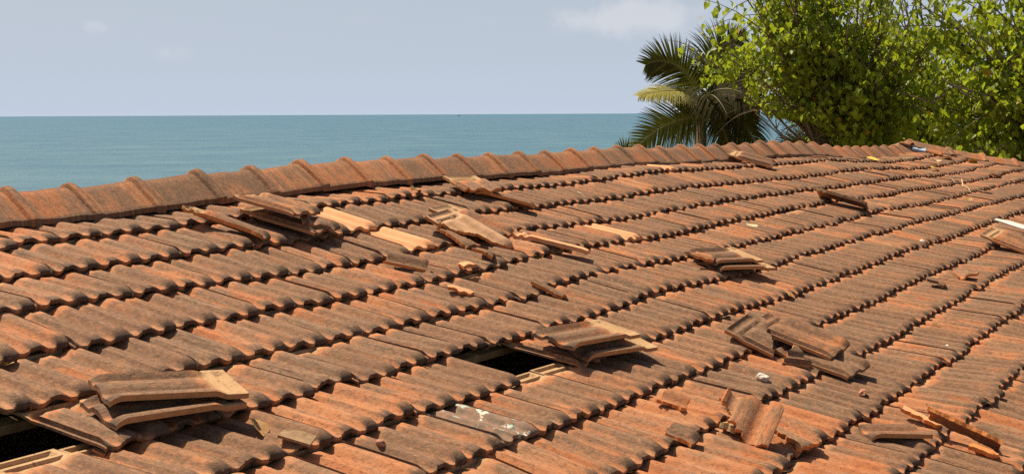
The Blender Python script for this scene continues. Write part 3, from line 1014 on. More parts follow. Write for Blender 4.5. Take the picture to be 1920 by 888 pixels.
# right pile
lay('loose_tile', 'slipped tile under the pile of broken tiles, its lip over a dark gap', 'roof tile', 2.66, 2.49, -6, -3, 6, seed=61, ag=0.75, group=LT, mats=[M_RIDGE, M_FRESH])
lay('loose_tile', 'reddish loose tile at the back of the pile of broken tiles', 'roof tile', 2.74, 2.36, -2, 1, 8, seed=62, ag=0.45, group=LT, mats=[M_RIDGE, M_FRESH])
lay('tile_fragment', 'broken tile head with a raised frame at the left of the pile of broken tiles', 'tile fragment', 2.57, 2.24, -4, 5, 16,
    poly=[(0.0, -h), (0.26, -h), (0.20, -0.03), (0.07, h), (0.0, h)], seed=63, ag=0.75, group=BT, mats=[M_RIDGE, M_FRESH])
lay('tile_fragment', 'dark triangular shard lying on the pile of broken tiles', 'tile fragment', 2.50, 2.42, 50, 0, 18,
    poly=[(0.24, -h), (0.40, -h), (0.36, 0.02)], seed=64, ag=0.7, group=BT)
# lower right
lay('tile_fragment', 'pale crumbled lump of mortar against the large wavy broken tile', 'mortar lump', 1.38, 2.63, 70, 0, 0,
    poly=[(0.25, -0.035), (0.34, -0.045), (0.40, 0.0), (0.33, 0.045), (0.24, 0.03)], seed=72, ag=-0.6, group=None,
    mats=[M_MORTAR, M_MORTAR], jag=0.007, thick=0.02)
lay('tile_fragment', 'large wavy broken tile with orange broken edge draped over a course lip', 'tile fragment', 1.32, 2.665, -80, 30, 2,
    poly=[(0.12, -h), (0.15, -h), (0.33, 0.03), (0.34, h), (0.12, h)], seed=71, ag=0.22, group=BT, jag=0.013)
lay('tile_fragment', 'bowl-shaped shard with an orange front edge right of the large wavy broken tile', 'tile fragment', 1.48, 2.82, -14, 0, 8,
    poly=[(0.24, -0.02), (TL, -0.055), (TL - 0.02, 0.08), (0.26, h)], seed=73, ag=0.1, group=BT, jag=0.011)
lay('tile_fragment', 'hump-shaped half tile with a dark hollow under it, lower right', 'tile fragment', 1.98, 3.05, -135, 6, 2,
    poly=[(0.17, -0.012), (TL, 0.0), (TL, h), (0.15, h)], seed=74, ag=0.5, group=BT)
lay('tile_fragment', 'straight bright orange splinter behind the half tile at lower right', 'tile fragment', 2.30, 3.07, -11, 3, 12,
    poly=[(0.24, -0.025), (0.40, -0.015), (0.41, 0.018), (0.25, 0.02)], seed=75, ag=-0.9, group=BT, mats=[M_NEW, M_FRESH])
lay('tile_fragment', 'long dark strip of tile on edge over a course lip at lower right', 'tile fragment', 2.235, 3.25, 5, 6, -30,
    poly=[(0.11, -0.03), (TL, -0.035), (TL, 0.045), (0.12, 0.04)], seed=76, ag=0.65, group=BT)
lay('tile_fragment', 'orange chip on the right of the long dark strip at lower right', 'tile fragment', 2.37, 3.17, -4, 3, 10,
    poly=[(0.24, -0.018), (0.41, -0.015), (0.41, 0.015), (0.26, 0.018)], seed=77, ag=-0.9, group=BT, mats=[M_NEW, M_FRESH])
lay('tile_fragment', 'stubby orange chip at the lower end of the long dark strip', 'tile fragment', 2.16, 3.36, 0, 0, 10,
    poly=[(0.30, -0.03), (0.40, -0.025), (0.41, 0.035), (0.31, 0.03)], seed=78, ag=-0.9, group=BT, mats=[M_FRESH, M_FRESH])
lay('tile_fragment', 'small brown pyramid-like fragment far right of the pile', 'tile fragment', 5.73, 2.43, -50, 0, 24,
    poly=[(0.24, -0.06), (0.40, -0.06), (0.37, 0.07)], seed=79, ag=0.35, group=BT)
lay('tile_fragment', 'small dark flake hanging over a course lip on the right', 'tile fragment', 5.23, 2.37, 0, 4, 0,
    poly=[(0.28, -0.04), (0.40, -0.045), (0.39, 0.045), (0.29, 0.04)], seed=80, ag=1.1, group=BT, mats=[M_TILE, M_TILE])
lay('tile_fragment', 'tan scrap at the left end of the far pair of loose tiles', 'tile fragment', 3.70, 1.45, 30, 0, 0,
    poly=[(0.28, -0.05), (0.38, -0.06), (0.41, 0.03), (0.30, 0.04)], seed=81, ag=-0.2, group=BT)
lay('tile_fragment', 'dark broken lip fragment lying near the bottom of the picture right of centre', 'tile fragment', 1.05, 2.545, 4, 0, 0,
    poly=[(0.30, 0.03), (TL, 0.03), (TL, h), (0.31, h)], seed=82, ag=0.9, group=BT)
lay('tile_fragment', 'arched orange-edged fragment covering a dark break, right of the middle hole', 'tile fragment', 1.33, 2.38, 12, 0, 10,
    poly=[(0.24, 0.03), (0.36, 0.02), (0.33, 0.10), (0.26, 0.105)], seed=83, ag=-0.1, group=BT, jag=0.01)
# rubble at the far end of the ridge
for k, (u, v, lab) in enumerate(((14.52, -0.02, 'brown chunk of rubble nearest the far end of the ridge'), (14.75, 0.03, 'flat rubble piece below the first hip tile'),
                                 (15.0, 0.10, 'tan rubble piece beside the second hip tile'), (14.35, 0.16, 'lowest tan rubble scrap by the far hip'))):
    lay('tile_fragment', lab, 'tile fragment', u, v, 40 * k, 0, 8, poly=[(0.2, -0.08), (0.38, -0.07), (0.40, 0.06), (0.22, 0.09)], seed=90 + k, ag=0.1 + 0.2 * k, group='rubble at the far hip')

# flat flakes
M_BARK = simple_mat('dry bark', (0.22, 0.13, 0.065), (0.36, 0.23, 0.12), 60.0, 0.9, 0.4)
M_PALE = simple_mat('white painted board', (0.56, 0.53, 0.44), (0.70, 0.67, 0.58), 8.0, 0.7, 0.1)
M_BLUE = simple_mat('faded blue plastic', (0.26, 0.38, 0.50), (0.46, 0.56, 0.66), 30.0, 0.5, 0.3)
M_DKLEAF = simple_mat('dry brown leaf', (0.28, 0.13, 0.04), (0.40, 0.22, 0.08), 40.0, 0.8, 0.3)
M_YLEAF = simple_mat('yellow fallen leaf', (0.66, 0.38, 0.04), (0.72, 0.50, 0.10), 40.0, 0.7, 0.2)
M_TLEAF = simple_mat('tan fallen leaf', (0.55, 0.36, 0.17), (0.66, 0.48, 0.28), 40.0, 0.8, 0.2)


def surf(u, v, lift=0.0):
    p = Vector(roofpt(np.array(u), np.array(v), np.array(0.5)).tolist())
    best = None
    for bt in tree_bvh:
        hit = bt.ray_cast(p, -DN, 3.0)
        if hit[0] is not None and (best is None or (hit[0] - best).dot(DN) > 0):
            best = hit[0]
    return (best if best is not None else Vector(roofpt(np.array(u), np.array(v), np.array(0.04)).tolist())) + DN * lift


def leaf_obj(name, label, cat, u, v, size, mat, seed, curl=0.25, group=None, lift=0.006):
    r = random.Random(seed)
    pts = [(0, 0), (0.18, 0.36), (0.48, 0.46), (0.8, 0.26), (1.08, 0.0), (0.8, -0.26), (0.48, -0.46), (0.18, -0.36)]
    V, F = [], []
    for lay_ in (0.0, -0.018):
        for (a, c) in pts:
            z = curl * (abs(c) ** 1.3) + 0.12 * math.sin(a * 3 + seed) + lay_
            V.append(((a - 0.5) * size, c * size * 0.8, z * size))
        for a in (0.2, 0.5, 0.8):
            V.append(((a - 0.5) * size, 0, (0.12 * math.sin(a * 3 + seed) + lay_) * size))
    top = [(0, 8, 1), (1, 8, 9, 2), (2, 9, 10, 3), (3, 10, 4), (0, 7, 8), (7, 6, 9, 8), (6, 5, 10, 9), (5, 4, 10)]
    F += top
    F += [tuple(q + 11 for q in f[::-1]) for f in top]
    ring = [0, 1, 2, 3, 4, 5, 6, 7]
    for k in range(8):
        a, c = ring[k], ring[(k + 1) % 8]
        F.append((a, c, c + 11, a + 11))
    o = mesh_obj(name, V, F, mat, None, smooth=False)
    rot = BASIS @ ROT(r.uniform(0, 6.28), r.uniform(-0.2, 0.2), r.uniform(-0.3, 0.3))
    o.matrix_world = Matrix.Translation(surf(u, v, lift + size * 0.05)) @ rot.to_4x4()
    tag(o, label, cat, group)
    return o


FL = 'dry leaves fallen on the roof'
leaf_obj('fallen_leaf', 'bright yellow leaf below the far end of the ridge', 'leaf', 12.62, 0.49, 0.17, M_YLEAF, 1, group=FL)
leaf_obj('fallen_leaf', 'tan leaf right of the middle of the right slope, above the pale twig', 'leaf', 11.69, 0.90, 0.15, M_TLEAF, 2, group=FL)
leaf_obj('fallen_leaf', 'large curled tan leaf right of the pale twig', 'leaf', 11.28, 1.35, 0.20, M_TLEAF, 3, group=FL)
leaf_obj('fallen_leaf', 'orange leaf lower right of the pale twig', 'leaf', 10.16, 1.42, 0.13, M_DKLEAF, 4, group=FL)
leaf_obj('fallen_leaf', 'pale leaf under the hip tiles at the far right', 'leaf', 13.37, 0.99, 0.19, M_TLEAF, 5, group=FL)
leaf_obj('fallen_leaf', 'yellow leaf lying in the rubble beside the hip', 'leaf', 14.85, -0.02, 0.16, M_YLEAF, 6, group=FL, lift=0.05)
leaf_obj('fallen_leaf', 'tan leaf in the second course by the far hip', 'leaf', 13.87, 0.17, 0.17, M_TLEAF, 7, group=FL)
leaf_obj('fallen_leaf', 'yellow-tan leaf near the third hip tile', 'leaf', 14.75, 0.42, 0.17, M_YLEAF, 8, group=FL)
leaf_obj('fallen_leaf', 'small brown leaf in the gap under the pile of far loose tiles', 'leaf', 5.36, 1.08, 0.09, M_TLEAF, 9, group=FL)
leaf_obj('fallen_leaf', 'brown leaf lying alone at the lower right', 'leaf', 4.26, 2.67, 0.10, M_DKLEAF, 10, group=FL)
leaf_obj('fallen_leaf', 'curled brown leaf near the bottom edge left of centre', 'leaf', -0.29, 1.76, 0.085, M_DKLEAF, 11, 0.6, group=FL)
leaf_obj('fallen_leaf', 'rust-brown leaf half way along the slope, over a cracked tile', 'leaf', 3.83, 1.92, 0.09, M_DKLEAF, 12, group=FL)
leaf_obj('fallen_leaf', 'tan leaf just below the ridge by the half tile', 'leaf', 2.95, -0.02, 0.09, M_DKLEAF, 13, 0.5, group=FL)
leaf_obj('fallen_leaf', 'pale leaf in the first course right of the half tile', 'leaf', 4.46, 0.23, 0.06, M_TLEAF, 14, group=FL)
leaf_obj('fallen_leaf', 'orange-yellow leaf under the ridge near its far dip', 'leaf', 11.9, -0.05, 0.16, M_YLEAF, 15, group=FL)


def pebble(name, label, u, v, size, mat, seed, cat='stone'):
    bm = bmesh.new()
    bmesh.ops.create_icosphere(bm, subdivisions=3, radius=1)
    for q in bm.verts:
        p = q.co.copy()
        k = 1 + 0.35 * noise.noise(p * 1.3 + Vector((seed, 0, 0))) + 0.15 * noise.noise(p * 3.1 + Vector((0, seed, 0)))
        q.co = Vector((p.x * 1.25, p.y * 0.9, p.z * 0.72)) * k * size / 2
    me = bpy.data.meshes.new(name)
    bm.to_mesh(me)
    bm.free()
    me.materials.append(mat)
    o = bpy.data.objects.new(name, me)
    C.objects.link(o)
    o.matrix_world = Matrix.Translation(surf(u, v, size * 0.22)) @ (BASIS @ ROT(seed, 0.1, 0.2)).to_4x4()
    tag(o, label, cat, 'stones on the roof')
    return o


M_STONE = simple_mat('pale stone', (0.55, 0.45, 0.34), (0.70, 0.62, 0.52), 50.0, 0.9, 0.5)
M_RSTONE = simple_mat('red brick rubble', (0.33, 0.12, 0.065), (0.50, 0.27, 0.16), 110.0, 0.9, 0.5)
pebble('stone', 'rounded pale stone below the pile of broken tiles', 2.08, 2.45, 0.05, M_STONE, 3)
pebble('stone', 'small reddish stone on the dark lower right tiles', 2.41, 2.79, 0.038, M_RSTONE, 5)
pebble('stone', 'small white stone at the right of the slope', 3.8, 2.81, 0.026, M_PALE, 8)
pebble('stone', 'brown pebble at a tile lip near the bottom edge', -0.04, 2.03, 0.03, M_RSTONE, 9)
pebble('stone', 'white pebble on the slope below the slipped dark tile', 6.75, 1.88, 0.036, M_PALE, 12)


def slab(name, label, cat, u, v, yaw, lx, ly, th, mat, pit=0, rol=0, taper=1.0, lift=0.02):
    V = []
    for z in (0, th):
        V += [(-lx / 2, -ly / 2, z), (lx / 2, -ly / 2 * taper, z), (lx / 2, ly / 2 * taper, z + 0.01), (0, ly / 2 * (1 + taper) / 2 * 1.05, z + 0.012), (-lx / 2, ly / 2, z)]
    F = [(4, 3, 2, 1, 0), (5, 6, 7, 8, 9)] + [(k, (k + 1) % 5, (k + 1) % 5 + 5, k + 5) for k in range(5)]
    o = mesh_obj(name, V, F, mat, None, smooth=False)
    o.matrix_world = Matrix.Translation(surf(u, v, lift)) @ (BASIS @ ROT(math.radians(yaw), math.radians(pit), math.radians(rol))).to_4x4()
    tag(o, label, cat)
    return o


slab('white_strip', 'white tapering strip of board lying near the right edge', 'board', 8.82, 2.08, -6, 0.26, 0.045, 0.012, M_PALE, taper=1.9, rol=9, lift=0.04)
slab('bark_flake', 'flat tan flake of bark near the bottom edge left of centre', 'bark', -0.28, 1.90, 20, 0.10, 0.05, 0.008, M_BARK, lift=0.006)
slab('plastic_scrap', 'faded blue scrap of plastic caught at the far end of the ridge', 'scrap', 14.5, -0.22, 20, 0.17, 0.13, 0.03, M_BLUE, rol=10, lift=0.03)


def tube(name, pts, rad, mat, parent=None, sides=6, taper=0.4):
    V, F = [], []
    n = len(pts)
    pts = [np.asarray(p, float) for p in pts]
    for i, p in enumerate(pts):
        d = pts[min(i + 1, n - 1)] - pts[max(i - 1, 0)]
        d /= np.linalg.norm(d) + 1e-9
        a = np.cross(d, (0.3, 0.1, 0.95))
        a /= np.linalg.norm(a) + 1e-9
        c = np.cross(d, a)
        r = rad * (1 - (1 - taper) * i / (n - 1))
        for k in range(sides):
            t_ = 2 * math.pi * k / sides
            V.append(p + a * math.cos(t_) * r + c * math.sin(t_) * r)
    for i in range(n - 1):
        for k in range(sides):
            F.append((i * sides + k, i * sides + (k + 1) % sides, (i + 1) * sides + (k + 1) % sides, (i + 1) * sides + k))
    F.append(tuple(range(sides))[::-1])
    F.append(tuple(range((n - 1) * sides, n * sides)))
    if name is None:
        return V, F
    return mesh_obj(name, V, F, mat, parent)


tw = []
for k in range(9):
    s = k / 8
    tw.append(np.array(surf(11.55 - 0.75 * s, 1.02 + 0.28 * s, 0.015 + 0.10 * math.exp(-((s - 0.05) / 0.08) ** 2))))
o = tube('twig', tw, 0.006, M_TLEAF)
tag(o, 'thin bent pale twig lying on the far right courses', 'twig')

# ------------------------------------------------------------------ boat far out
bt = empty('boat', (-230.0, 6000.0, SEAZ))
V = [(-6, 0, 1.6), (-4.5, -1.2, 1.3), (3.5, -1.4, 1.4), (5, 0, 1.7), (3.5, 1.4, 1.4), (-4.5, 1.2, 1.3), (-4.8, 0, -0.3), (-3.6, -0.8, -0.4), (3.4, -0.9, -0.4), (4.2, 0, -0.3), (3.4, 0.9, -0.4), (-3.6, 0.8, -0.4)]
F = [(5, 4, 3, 2, 1, 0), (6, 7, 8, 9, 10, 11)] + [(k, (k + 1) % 6, (k + 1) % 6 + 6, k + 6) for k in range(6)]
M_BOAT = simple_mat('dark boat paint', (0.05, 0.06, 0.08), (0.08, 0.09, 0.11), 1.0)
mesh_obj('hull', V, F, M_BOAT, bt, smooth=False)
V = [(x, y, z) for z in (1.4, 4.4) for (x, y) in ((-1, -0.9), (2, -0.9), (2, 0.9), (-1, 0.9))]
mesh_obj('cabin', V, [(4, 5, 6, 7), (0, 1, 5, 4), (1, 2, 6, 5), (2, 3, 7, 6), (3, 0, 4, 7)], M_BOAT, bt, smooth=False)
mesh_obj('mast', *tube(None, [(0, 0, 4.3), (0, 0, 6), (0, 0, 8.6)], 0.35, None), M_BOAT, bt)
tag(bt, 'tiny dark fishing boat on the horizon', 'boat')

# ------------------------------------------------------------------ trees


def leaf_material(name, cols, trans=0.45, spec=0.28, rough=0.45):
    m, t, b, out = new_mat(name)
    rn = attr(t, 'rn')
    n = N(t, 'ShaderNodeValToRGB')
    while len(n.color_ramp.elements) < len(cols):
        n.color_ramp.elements.new(0.5)
    for e, (p, c) in zip(n.color_ramp.elements, cols):
        e.position = p
        e.color = (*c, 1)
    t.links.new(rn, n.inputs[0])
    t.links.new(n.outputs[0], b.inputs['Base Color'])
    b.inputs['Roughness'].default_value = rough
    b.inputs['Specular IOR Level'].default_value = spec
    tr = N(t, 'ShaderNodeBsdfTranslucent')
    tcl = mixc(t, 0.6, n.outputs[0], (0.46, 0.54, 0.03))
    t.links.new(tcl, tr.inputs[0])
    mx = N(t, 'ShaderNodeMixShader', inp={0: trans})
    t.links.new(b.outputs[0], mx.inputs[1])
    t.links.new(tr.outputs[0], mx.inputs[2])
    t.links.new(mx.outputs[0], out.inputs[0])
    return m


M_LEAF = leaf_material('broad green leaf', [(0.0, (0.115, 0.155, 0.016)), (0.35, (0.175, 0.235, 0.015)), (0.75, (0.265, 0.345, 0.020)), (0.945, (0.38, 0.42, 0.035)), (0.96, (0.50, 0.32, 0.02)), (1.0, (0.52, 0.25, 0.03))], 0.48)
M_BARKT = simple_mat('grey-brown bark', (0.10, 0.072, 0.05), (0.19, 0.14, 0.10), 6.0, 0.9, 0.6, (1, 1, 0.3))
HEART = np.array([(0, 0.0, 0.0), (-0.32, -0.12, 0.05), (-0.50, 0.14, 0.10), (-0.40, 0.50, 0.09), (0, 1.08, -0.06), (0.40, 0.50, 0.09), (0.50, 0.14, 0.10), (0.32, -0.12, 0.05), (0, 0.45, -0.02)])
HF = [(0, 8, 2, 1), (8, 4, 3, 2), (0, 7, 6, 8), (8, 6, 5, 4)]


def grow(base, top_pts, nsub, r0, rs, seed):
    """branches: list of polylines with radius"""
    r = random.Random(seed)
    out = []
    tips = []
    trunk = [np.array(base)]
    fork = np.array(base) + np.array((r.uniform(-.4, .4), r.uniform(-.3, .3), 3.4))
    for k in range(1, 6):
        s = k / 5
        trunk.append(np.array(base) * (1 - s) + fork * s + np.array((0.12 * math.sin(5 * s + seed), 0.1 * math.cos(4 * s), 0)))
    out.append((trunk, r0))
    for tp in top_pts:
        tp = np.array(tp)
        st = trunk[-1] if r.random() < 0.7 else trunk[-2]
        mid = st * 0.7 + tp * 0.3 + np.array((r.uniform(-.3, .3), r.uniform(-.3, .3), r.uniform(0.5, 1.1)))
        line = [(1 - s) ** 2 * st + 2 * s * (1 - s) * mid + s * s * tp + np.array((r.uniform(-.05, .05),) * 3) for s in np.linspace(0, 1, 8)]
        out.append((line, rs))
        for q in range(nsub):
            s = r.uniform(0.35, 1.0)
            p = line[int(s * 7)]
            e = p + np.array((r.gauss(0, 0.62), r.gauss(0, 0.62), r.gauss(0.05, 0.5)))
            bl = [p * (1 - a) + e * a + np.array((0, 0, 0.12 * math.sin(a * 3.1))) for a in np.linspace(0, 1, 5)]
            out.append((bl, rs * 0.38))
            tips.append((p, e))
    return out, tips


def tree(name, label, base, pts, nsub, per, size, seed, r0=0.22, rs=0.06, zmin=-9, mat=None, spread=0.23):
    root = empty(name, tuple(base))
    br, tips = grow(base, pts, nsub, r0, rs, seed)
    off = np.array(base)
    V, F, nv = [], [], 0
    v, f = tube(None, [p - off for p in br[0][0]], r0, None, sides=9, taper=0.65)
    mesh_obj('trunk', v, f, M_BARKT, root)
    for line, rad in br[1:]:
        v, f = tube(None, [p - off for p in line], rad, None, sides=5, taper=0.35)
        V += v
        F += [tuple(q + nv for q in g) for g in f]
        nv += len(v)
    mesh_obj('branches', V, F, M_BARKT, root)
    rg_ = np.random.default_rng(seed)
    LV, LF, RN = [], [], []
    cnt = 0
    for (p, e) in tips:
        tone = rg_.uniform(-0.18, 0.18)
        for k in range(per):
            s = rg_.uniform(0.15, 1.15)
            c = p * (1 - s) + e * s + rg_.normal(0, spread * 0.55, 3) * np.array((1, 1, 0.85))
            if c[2] < (zmin(c[0]) if callable(zmin) else zmin) or c[0] < 3.12 + 0.25 * math.sin(c[2] * 3.0):
                continue
            if 6.6 < c[0] * 24 / c[1] < 8.9 and c[2] > Zc + 1.5 and rg_.uniform() < 0.5:
                continue
            sz = size * (0.5 + 0.75 * rg_.beta(2.2, 2.5))
            # hanging leaves: the blade points down and outwards, its face mostly turned to the light
            az_ = rg_.uniform(0, 2 * math.pi)
            d = np.array((math.cos(az_) * 0.55, math.sin(az_) * 0.55, -rg_.uniform(0.25, 1.1)))
            d /= np.linalg.norm(d)
            nrm = np.array(tosun) * 0.7 + rg_.normal(0, 0.62, 3) + np.array((0, 0, 0.2))
            nrm -= d * (nrm @ d)
            nrm /= np.linalg.norm(nrm) + 1e-9
            sd_ = np.cross(d, nrm)
            A = np.stack([sd_, d, nrm], 1)
            cup = rg_.uniform(0.6, 3.6)
            H = HEART * np.array((1, 1, cup))
            LV.append((H * sz) @ A.T + c - off)
            LF += [tuple(q + cnt for q in g) for g in HF]
            cnt += 9
            x = np.clip(0.45 + tone + rg_.normal(0, 0.2), 0, 0.93)
            if rg_.uniform() < 0.016:
                x = rg_.uniform(0.955, 1.0)
            RN.append(np.full(9, x))
    mesh_obj('crown', np.concatenate(LV), LF, mat or M_LEAF, root, smooth=True, attrs={'rn': np.concatenate(RN)})
    tag(root, label, 'tree', 'broad-leaved trees beyond the roof')
    return root, cnt // 9


def ell_pts(c, rx, ry, rz, n, seed, zlo=-1.0):
    r = random.Random(seed)
    o = []
    while len(o) < n:
        p = (r.uniform(-1, 1), r.uniform(-1, 1), r.uniform(zlo, 1))
        d = p[0] ** 2 + p[1] ** 2 + p[2] ** 2
        if 0.25 < d < 1:
            o.append((c[0] + p[0] * rx, c[1] + p[1] * ry, c[2] + p[2] * rz))
    return o


Zc = CAMZ
tree('broadleaf_tree', 'leafy tree with heart-shaped leaves standing behind the palm', (6.2, 25.4, GZ),
     ell_pts((5.65, 24.8, Zc + 1.75), 2.6, 1.5, 2.3, 84, 3), 7, 28, 0.112, 5, zmin=lambda x: Zc + np.interp(x, [3.2, 3.7, 4.6, 5.3, 5.8, 6.2], [0.85, 0.32, 0.0, -0.12, -0.5, -0.9]), rs=0.03)
tree('broadleaf_tree', 'larger leafy tree at the right edge of the picture, over the far hip', (10.0, 23.6, GZ),
     ell_pts((9.25, 23.2, Zc + 1.0), 3.0, 1.9, 2.6, 92, 8), 7, 34, 0.126, 9, zmin=lambda x: Zc + np.interp(x, [5.3, 6.2, 7.0], [-0.2, -0.6, -1.4]), rs=0.03)
tree('broadleaf_tree', 'bare-topped tree seen between and behind the two leafy crowns', (8.3, 28.0, GZ),
     ell_pts((8.2, 27.8, Zc + 1.6), 2.2, 1.6, 2.9, 44, 12), 5, 26, 0.115, 15, rs=0.03, zmin=lambda x: Zc + np.interp(x, [5.5, 6.4], [-0.2, -0.9]))

# ------------------------------------------------------------------ palms
M_FROND = leaf_material('coconut frond', [(0.0, (0.030, 0.026, 0.009)), (0.5, (0.085, 0.075, 0.020)), (1.0, (0.34, 0.30, 0.07))], 0.16, 0.08, 0.8)
M_RACHIS = simple_mat('pale frond stalk', (0.17, 0.14, 0.07), (0.27, 0.23, 0.12), 10.0, 0.6, 0.1)


def frond(root, off, pts, width, seed, tone=0.3, droop=0.5, plane=None, n=70):
    """a feather palm leaf: a curved stalk and its two ranks of narrow leaflets"""
    r = np.random.default_rng(seed)
    P = [np.array(p, float) for p in pts]
    ts = np.linspace(0, 1, 25)
    line = []
    for t_ in ts:
        if len(P) == 3:
            line.append((1 - t_) ** 2 * P[0] + 2 * t_ * (1 - t_) * P[1] + t_ * t_ * P[2])
        else:
            line.append((1 - t_) ** 3 * P[0] + 3 * t_ * (1 - t_) ** 2 * P[1] + 3 * t_ * t_ * (1 - t_) * P[2] + t_ ** 3 * P[3])
    line = np.array(line)
    f_ = empty('frond')
    bpy.data.objects.remove(f_)
    v, f = tube(None, list(line - off), 0.016, None, sides=6, taper=0.25)
    st = mesh_obj('frond', v, f, M_RACHIS, root)
    LV, LF, RN = [], [], []
    cnt = 0
    for k in range(n):
        t_ = 0.10 + 0.90 * (k + 0.5) / n
        x = t_ * 24
        i = min(int(x), 23)
        p = line[i] + (line[i + 1] - line[i]) * (x - i)
        d = line[min(i + 1, 24)] - line[max(i - 1, 0)]
        d /= np.linalg.norm(d)
        sidev = np.cross(d, plane) if plane is not None else np.cross(d, (0, 0, 1.0))
        sidev /= np.linalg.norm(sidev) + 1e-9
        ln = width * (0.35 + 0.65 * math.sin(math.pi * min(1, (t_ * 0.92 + 0.10)))) * (1.0 if t_ < 0.85 else (1.35 - t_ * 0.42))
        for sg in (-1, 1):
            L_ = ln * r.uniform(0.88, 1.1)
            a = sidev * sg + d * (0.42 + 0.55 * t_) + r.normal(0, 0.05, 3)
            a /= np.linalg.norm(a)
            wv_ = np.cross(a, np.cross(d, sidev))
            wv_ /= np.linalg.norm(wv_) + 1e-9
            q = p.copy()
            w0 = 0.0135
            rows = []
            for m_ in range(6):
                s = m_ / 5
                wd = w0 * (1 - s ** 2.2) * (0.55 + 0.45 * min(1, s * 5)) + 0.0015
                rows.append((q - wv_ * wd, q + wv_ * wd))
                dirn = a + np.array((0, 0, -droop)) * (s ** 1.3)
                dirn /= np.linalg.norm(dirn)
                q = q + dirn * L_ / 5
            LV.append(np.array(rows).reshape(-1, 3) - off)
            for m_ in range(5):
                b_ = cnt + m_ * 2
                LF.append((b_, b_ + 1, b_ + 3, b_ + 2))
            cnt += 12
            x_ = np.clip(tone + r.normal(0, 0.12), 0, 1)
            RN.append(np.full(12, x_))
    lf = mesh_obj('leaflets', np.concatenate(LV), LF, M_FROND, st, attrs={'rn': np.concatenate(RN)})
    return st


def at(px, py, d):
    """point at depth d seen at photograph position (px, py); used once to size the palms"""
    f0 = 2552.84
    r = np.array((0.9999884, -0.000433, -0.0047955))
    u_ = np.array((0.004815, 0.0899289, 0.9959365))
    fw = np.array((0, 0.9959481, -0.08993))
    return np.array((0, 0, CAMZ)) + d * (fw + (px - 960) / f0 * r - (py - 444) / f0 * u_)


base = (3.75, 27.0, GZ - 0.1)
palm = empty('coconut_palm', base)
tag(palm, 'young coconut palm with drooping fronds left of the leafy trees', 'palm tree', 'palms beyond the roof')
off = np.array(base)
ct = np.array((3.75, 27.0, Zc + 0.28))
v, f = tube(None, [np.zeros(3), np.array((0.05, 0, 1.2)), np.array((-0.05, 0, 2.8)), ct - off], 0.17, None, sides=10, taper=0.7)
mesh_obj('trunk', v, f, M_BARKT, palm)
LEFT = np.array((-1.0, -0.15, 0))
face = np.array((0.1, -1.0, 0.25))
# the rearing frond, the yellow one, the low arch, the dark hanging ones, the back ones
frond(palm, off, [ct, ct + np.array((-0.22, -0.1, 0.52)), ct + np.array((-0.66, -0.15, 0.90)), ct + np.array((-1.12, -0.2, 0.66))], 0.66, 1, 0.30, 0.35, face, n=80)
frond(palm, off, [ct, ct + np.array((-0.45, -0.5, 0.28)), ct + np.array((-1.30, -0.8, 0.05))], 0.55, 2, 0.95, 0.8, np.array((0.1, -0.5, 0.85)))
frond(palm, off, [ct + np.array((0.1, 0, -0.2)), ct + np.array((0.0, -0.4, -0.45)), ct + np.array((-0.75, -0.6, -0.25)), ct + np.array((-1.35, -0.6, -0.98))], 0.70, 3, 0.40, 0.3, face, n=80)
frond(palm, off, [ct, ct + np.array((0.55, -0.4, 0.1)), ct + np.array((1.0, -0.7, -0.95))], 0.9, 4, 0.05, 1.6, np.array((0.2, -1, 0.4)))
frond(palm, off, [ct, ct + np.array((0.5, -0.6, 0.45)), ct + np.array((1.0, -0.9, -0.2))], 0.95, 9, 0.02, 2.4, np.array((0.1, -1, 0.6)), n=80)
frond(palm, off, [ct, ct + np.array((0.15, -0.7, 0.25)), ct + np.array((0.35, -1.1, -0.35))], 0.9, 10, 0.05, 2.2, np.array((0.6, -1, 0.6)), n=80)
frond(palm, off, [ct, ct + np.array((0.65, 0.1, 0.25)), ct + np.array((1.0, 0.2, -0.6))], 0.85, 16, 0.0, 2.0, np.array((0.1, -1, 0.6)), n=80)
frond(palm, off, [ct, ct + np.array((0.25, -0.7, -0.1)), ct + np.array((0.45, -0.9, -1.1))], 0.85, 5, 0.1, 1.1, np.array((0.6, -1, 0.2)))
frond(palm, off, [ct, ct + np.array((0.1, 0.3, 1.0)), ct + np.array((0.9, 0.5, 1.25))], 0.75, 6, 0.2, 0.7, face)
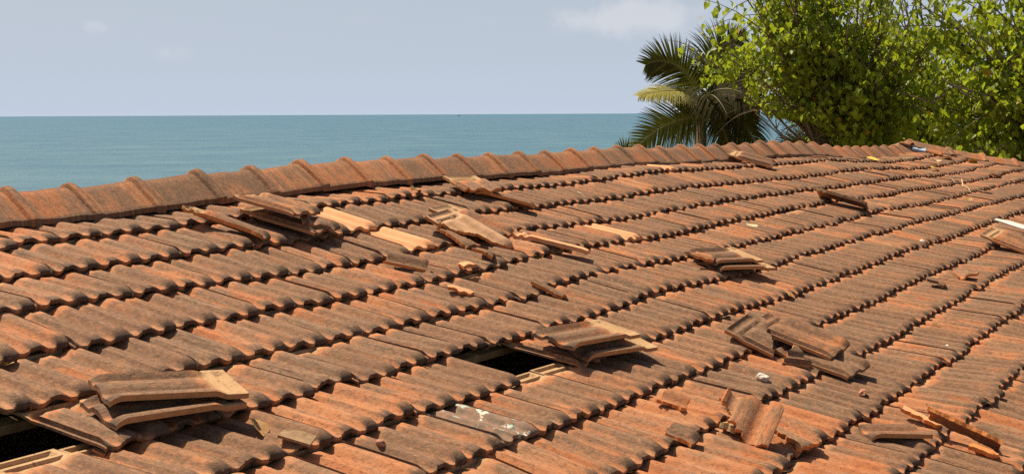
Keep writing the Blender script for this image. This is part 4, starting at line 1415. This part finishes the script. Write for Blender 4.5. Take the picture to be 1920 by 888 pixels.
frond(palm, off, [ct, ct + np.array((0.5, -0.2, 0.7)), ct + np.array((1.2, -0.4, 0.4))], 0.8, 7, 0.15, 0.9, np.array((0, -1, 0.5)))
frond(palm, off, [ct, ct + np.array((-0.2, 0.6, 0.2)), ct + np.array((-0.3, 1.2, -0.9))], 0.8, 8, 0.1, 1.0, np.array((1, 0.2, 0.3)))
base2 = (6.6, 27.6, GZ - 0.1)
palm2 = empty('coconut_palm', base2)
tag(palm2, 'small dark palm showing only a few frond tips under the leafy tree', 'palm tree', 'palms beyond the roof')
off2 = np.array(base2)
ct2 = np.array((6.35, 27.6, Zc - 0.75))
v, f = tube(None, [np.zeros(3), np.array((0, 0, 1.6)), np.array((-0.1, 0, 3.0)), ct2 - off2], 0.15, None, sides=10, taper=0.7)
mesh_obj('trunk', v, f, M_BARKT, palm2)
frond(palm2, off2, [ct2, ct2 + np.array((-0.1, -0.2, 0.5)), ct2 + np.array((-0.35, -0.3, 0.72))], 0.55, 11, 0.05, 0.5, face, n=50)
frond(palm2, off2, [ct2, ct2 + np.array((0.4, -0.2, 0.5)), ct2 + np.array((0.8, -0.3, 0.3))], 0.55, 12, 0.05, 0.5, face, n=50)
frond(palm2, off2, [ct2, ct2 + np.array((-0.5, -0.2, 0.3)), ct2 + np.array((-0.9, -0.3, 0.0))], 0.5, 13, 0.1, 0.5, face, n=50)
base3 = (2.1, 26.5, GZ - 0.1)
palm3 = empty('coconut_palm', base3)
tag(palm3, 'low palm of which only one frond tip shows over the ridge', 'palm tree', 'palms beyond the roof')
off3 = np.array(base3)
ct3 = np.array((2.35, 26.5, Zc - 1.47))
v, f = tube(None, [np.zeros(3), np.array((0, 0, 1.6)), ct3 - off3], 0.13, None, sides=10, taper=0.7)
mesh_obj('trunk', v, f, M_BARKT, palm3)
frond(palm3, off3, [ct3, ct3 + np.array((0.0, -0.2, 0.8)), ct3 + np.array((-0.3, -0.3, 0.76))], 0.4, 14, 0.2, 0.5, face, n=50)
frond(palm3, off3, [ct3, ct3 + np.array((0.5, -0.2, 0.5)), ct3 + np.array((1.0, -0.3, 0.2))], 0.5, 15, 0.2, 0.5, face, n=50)
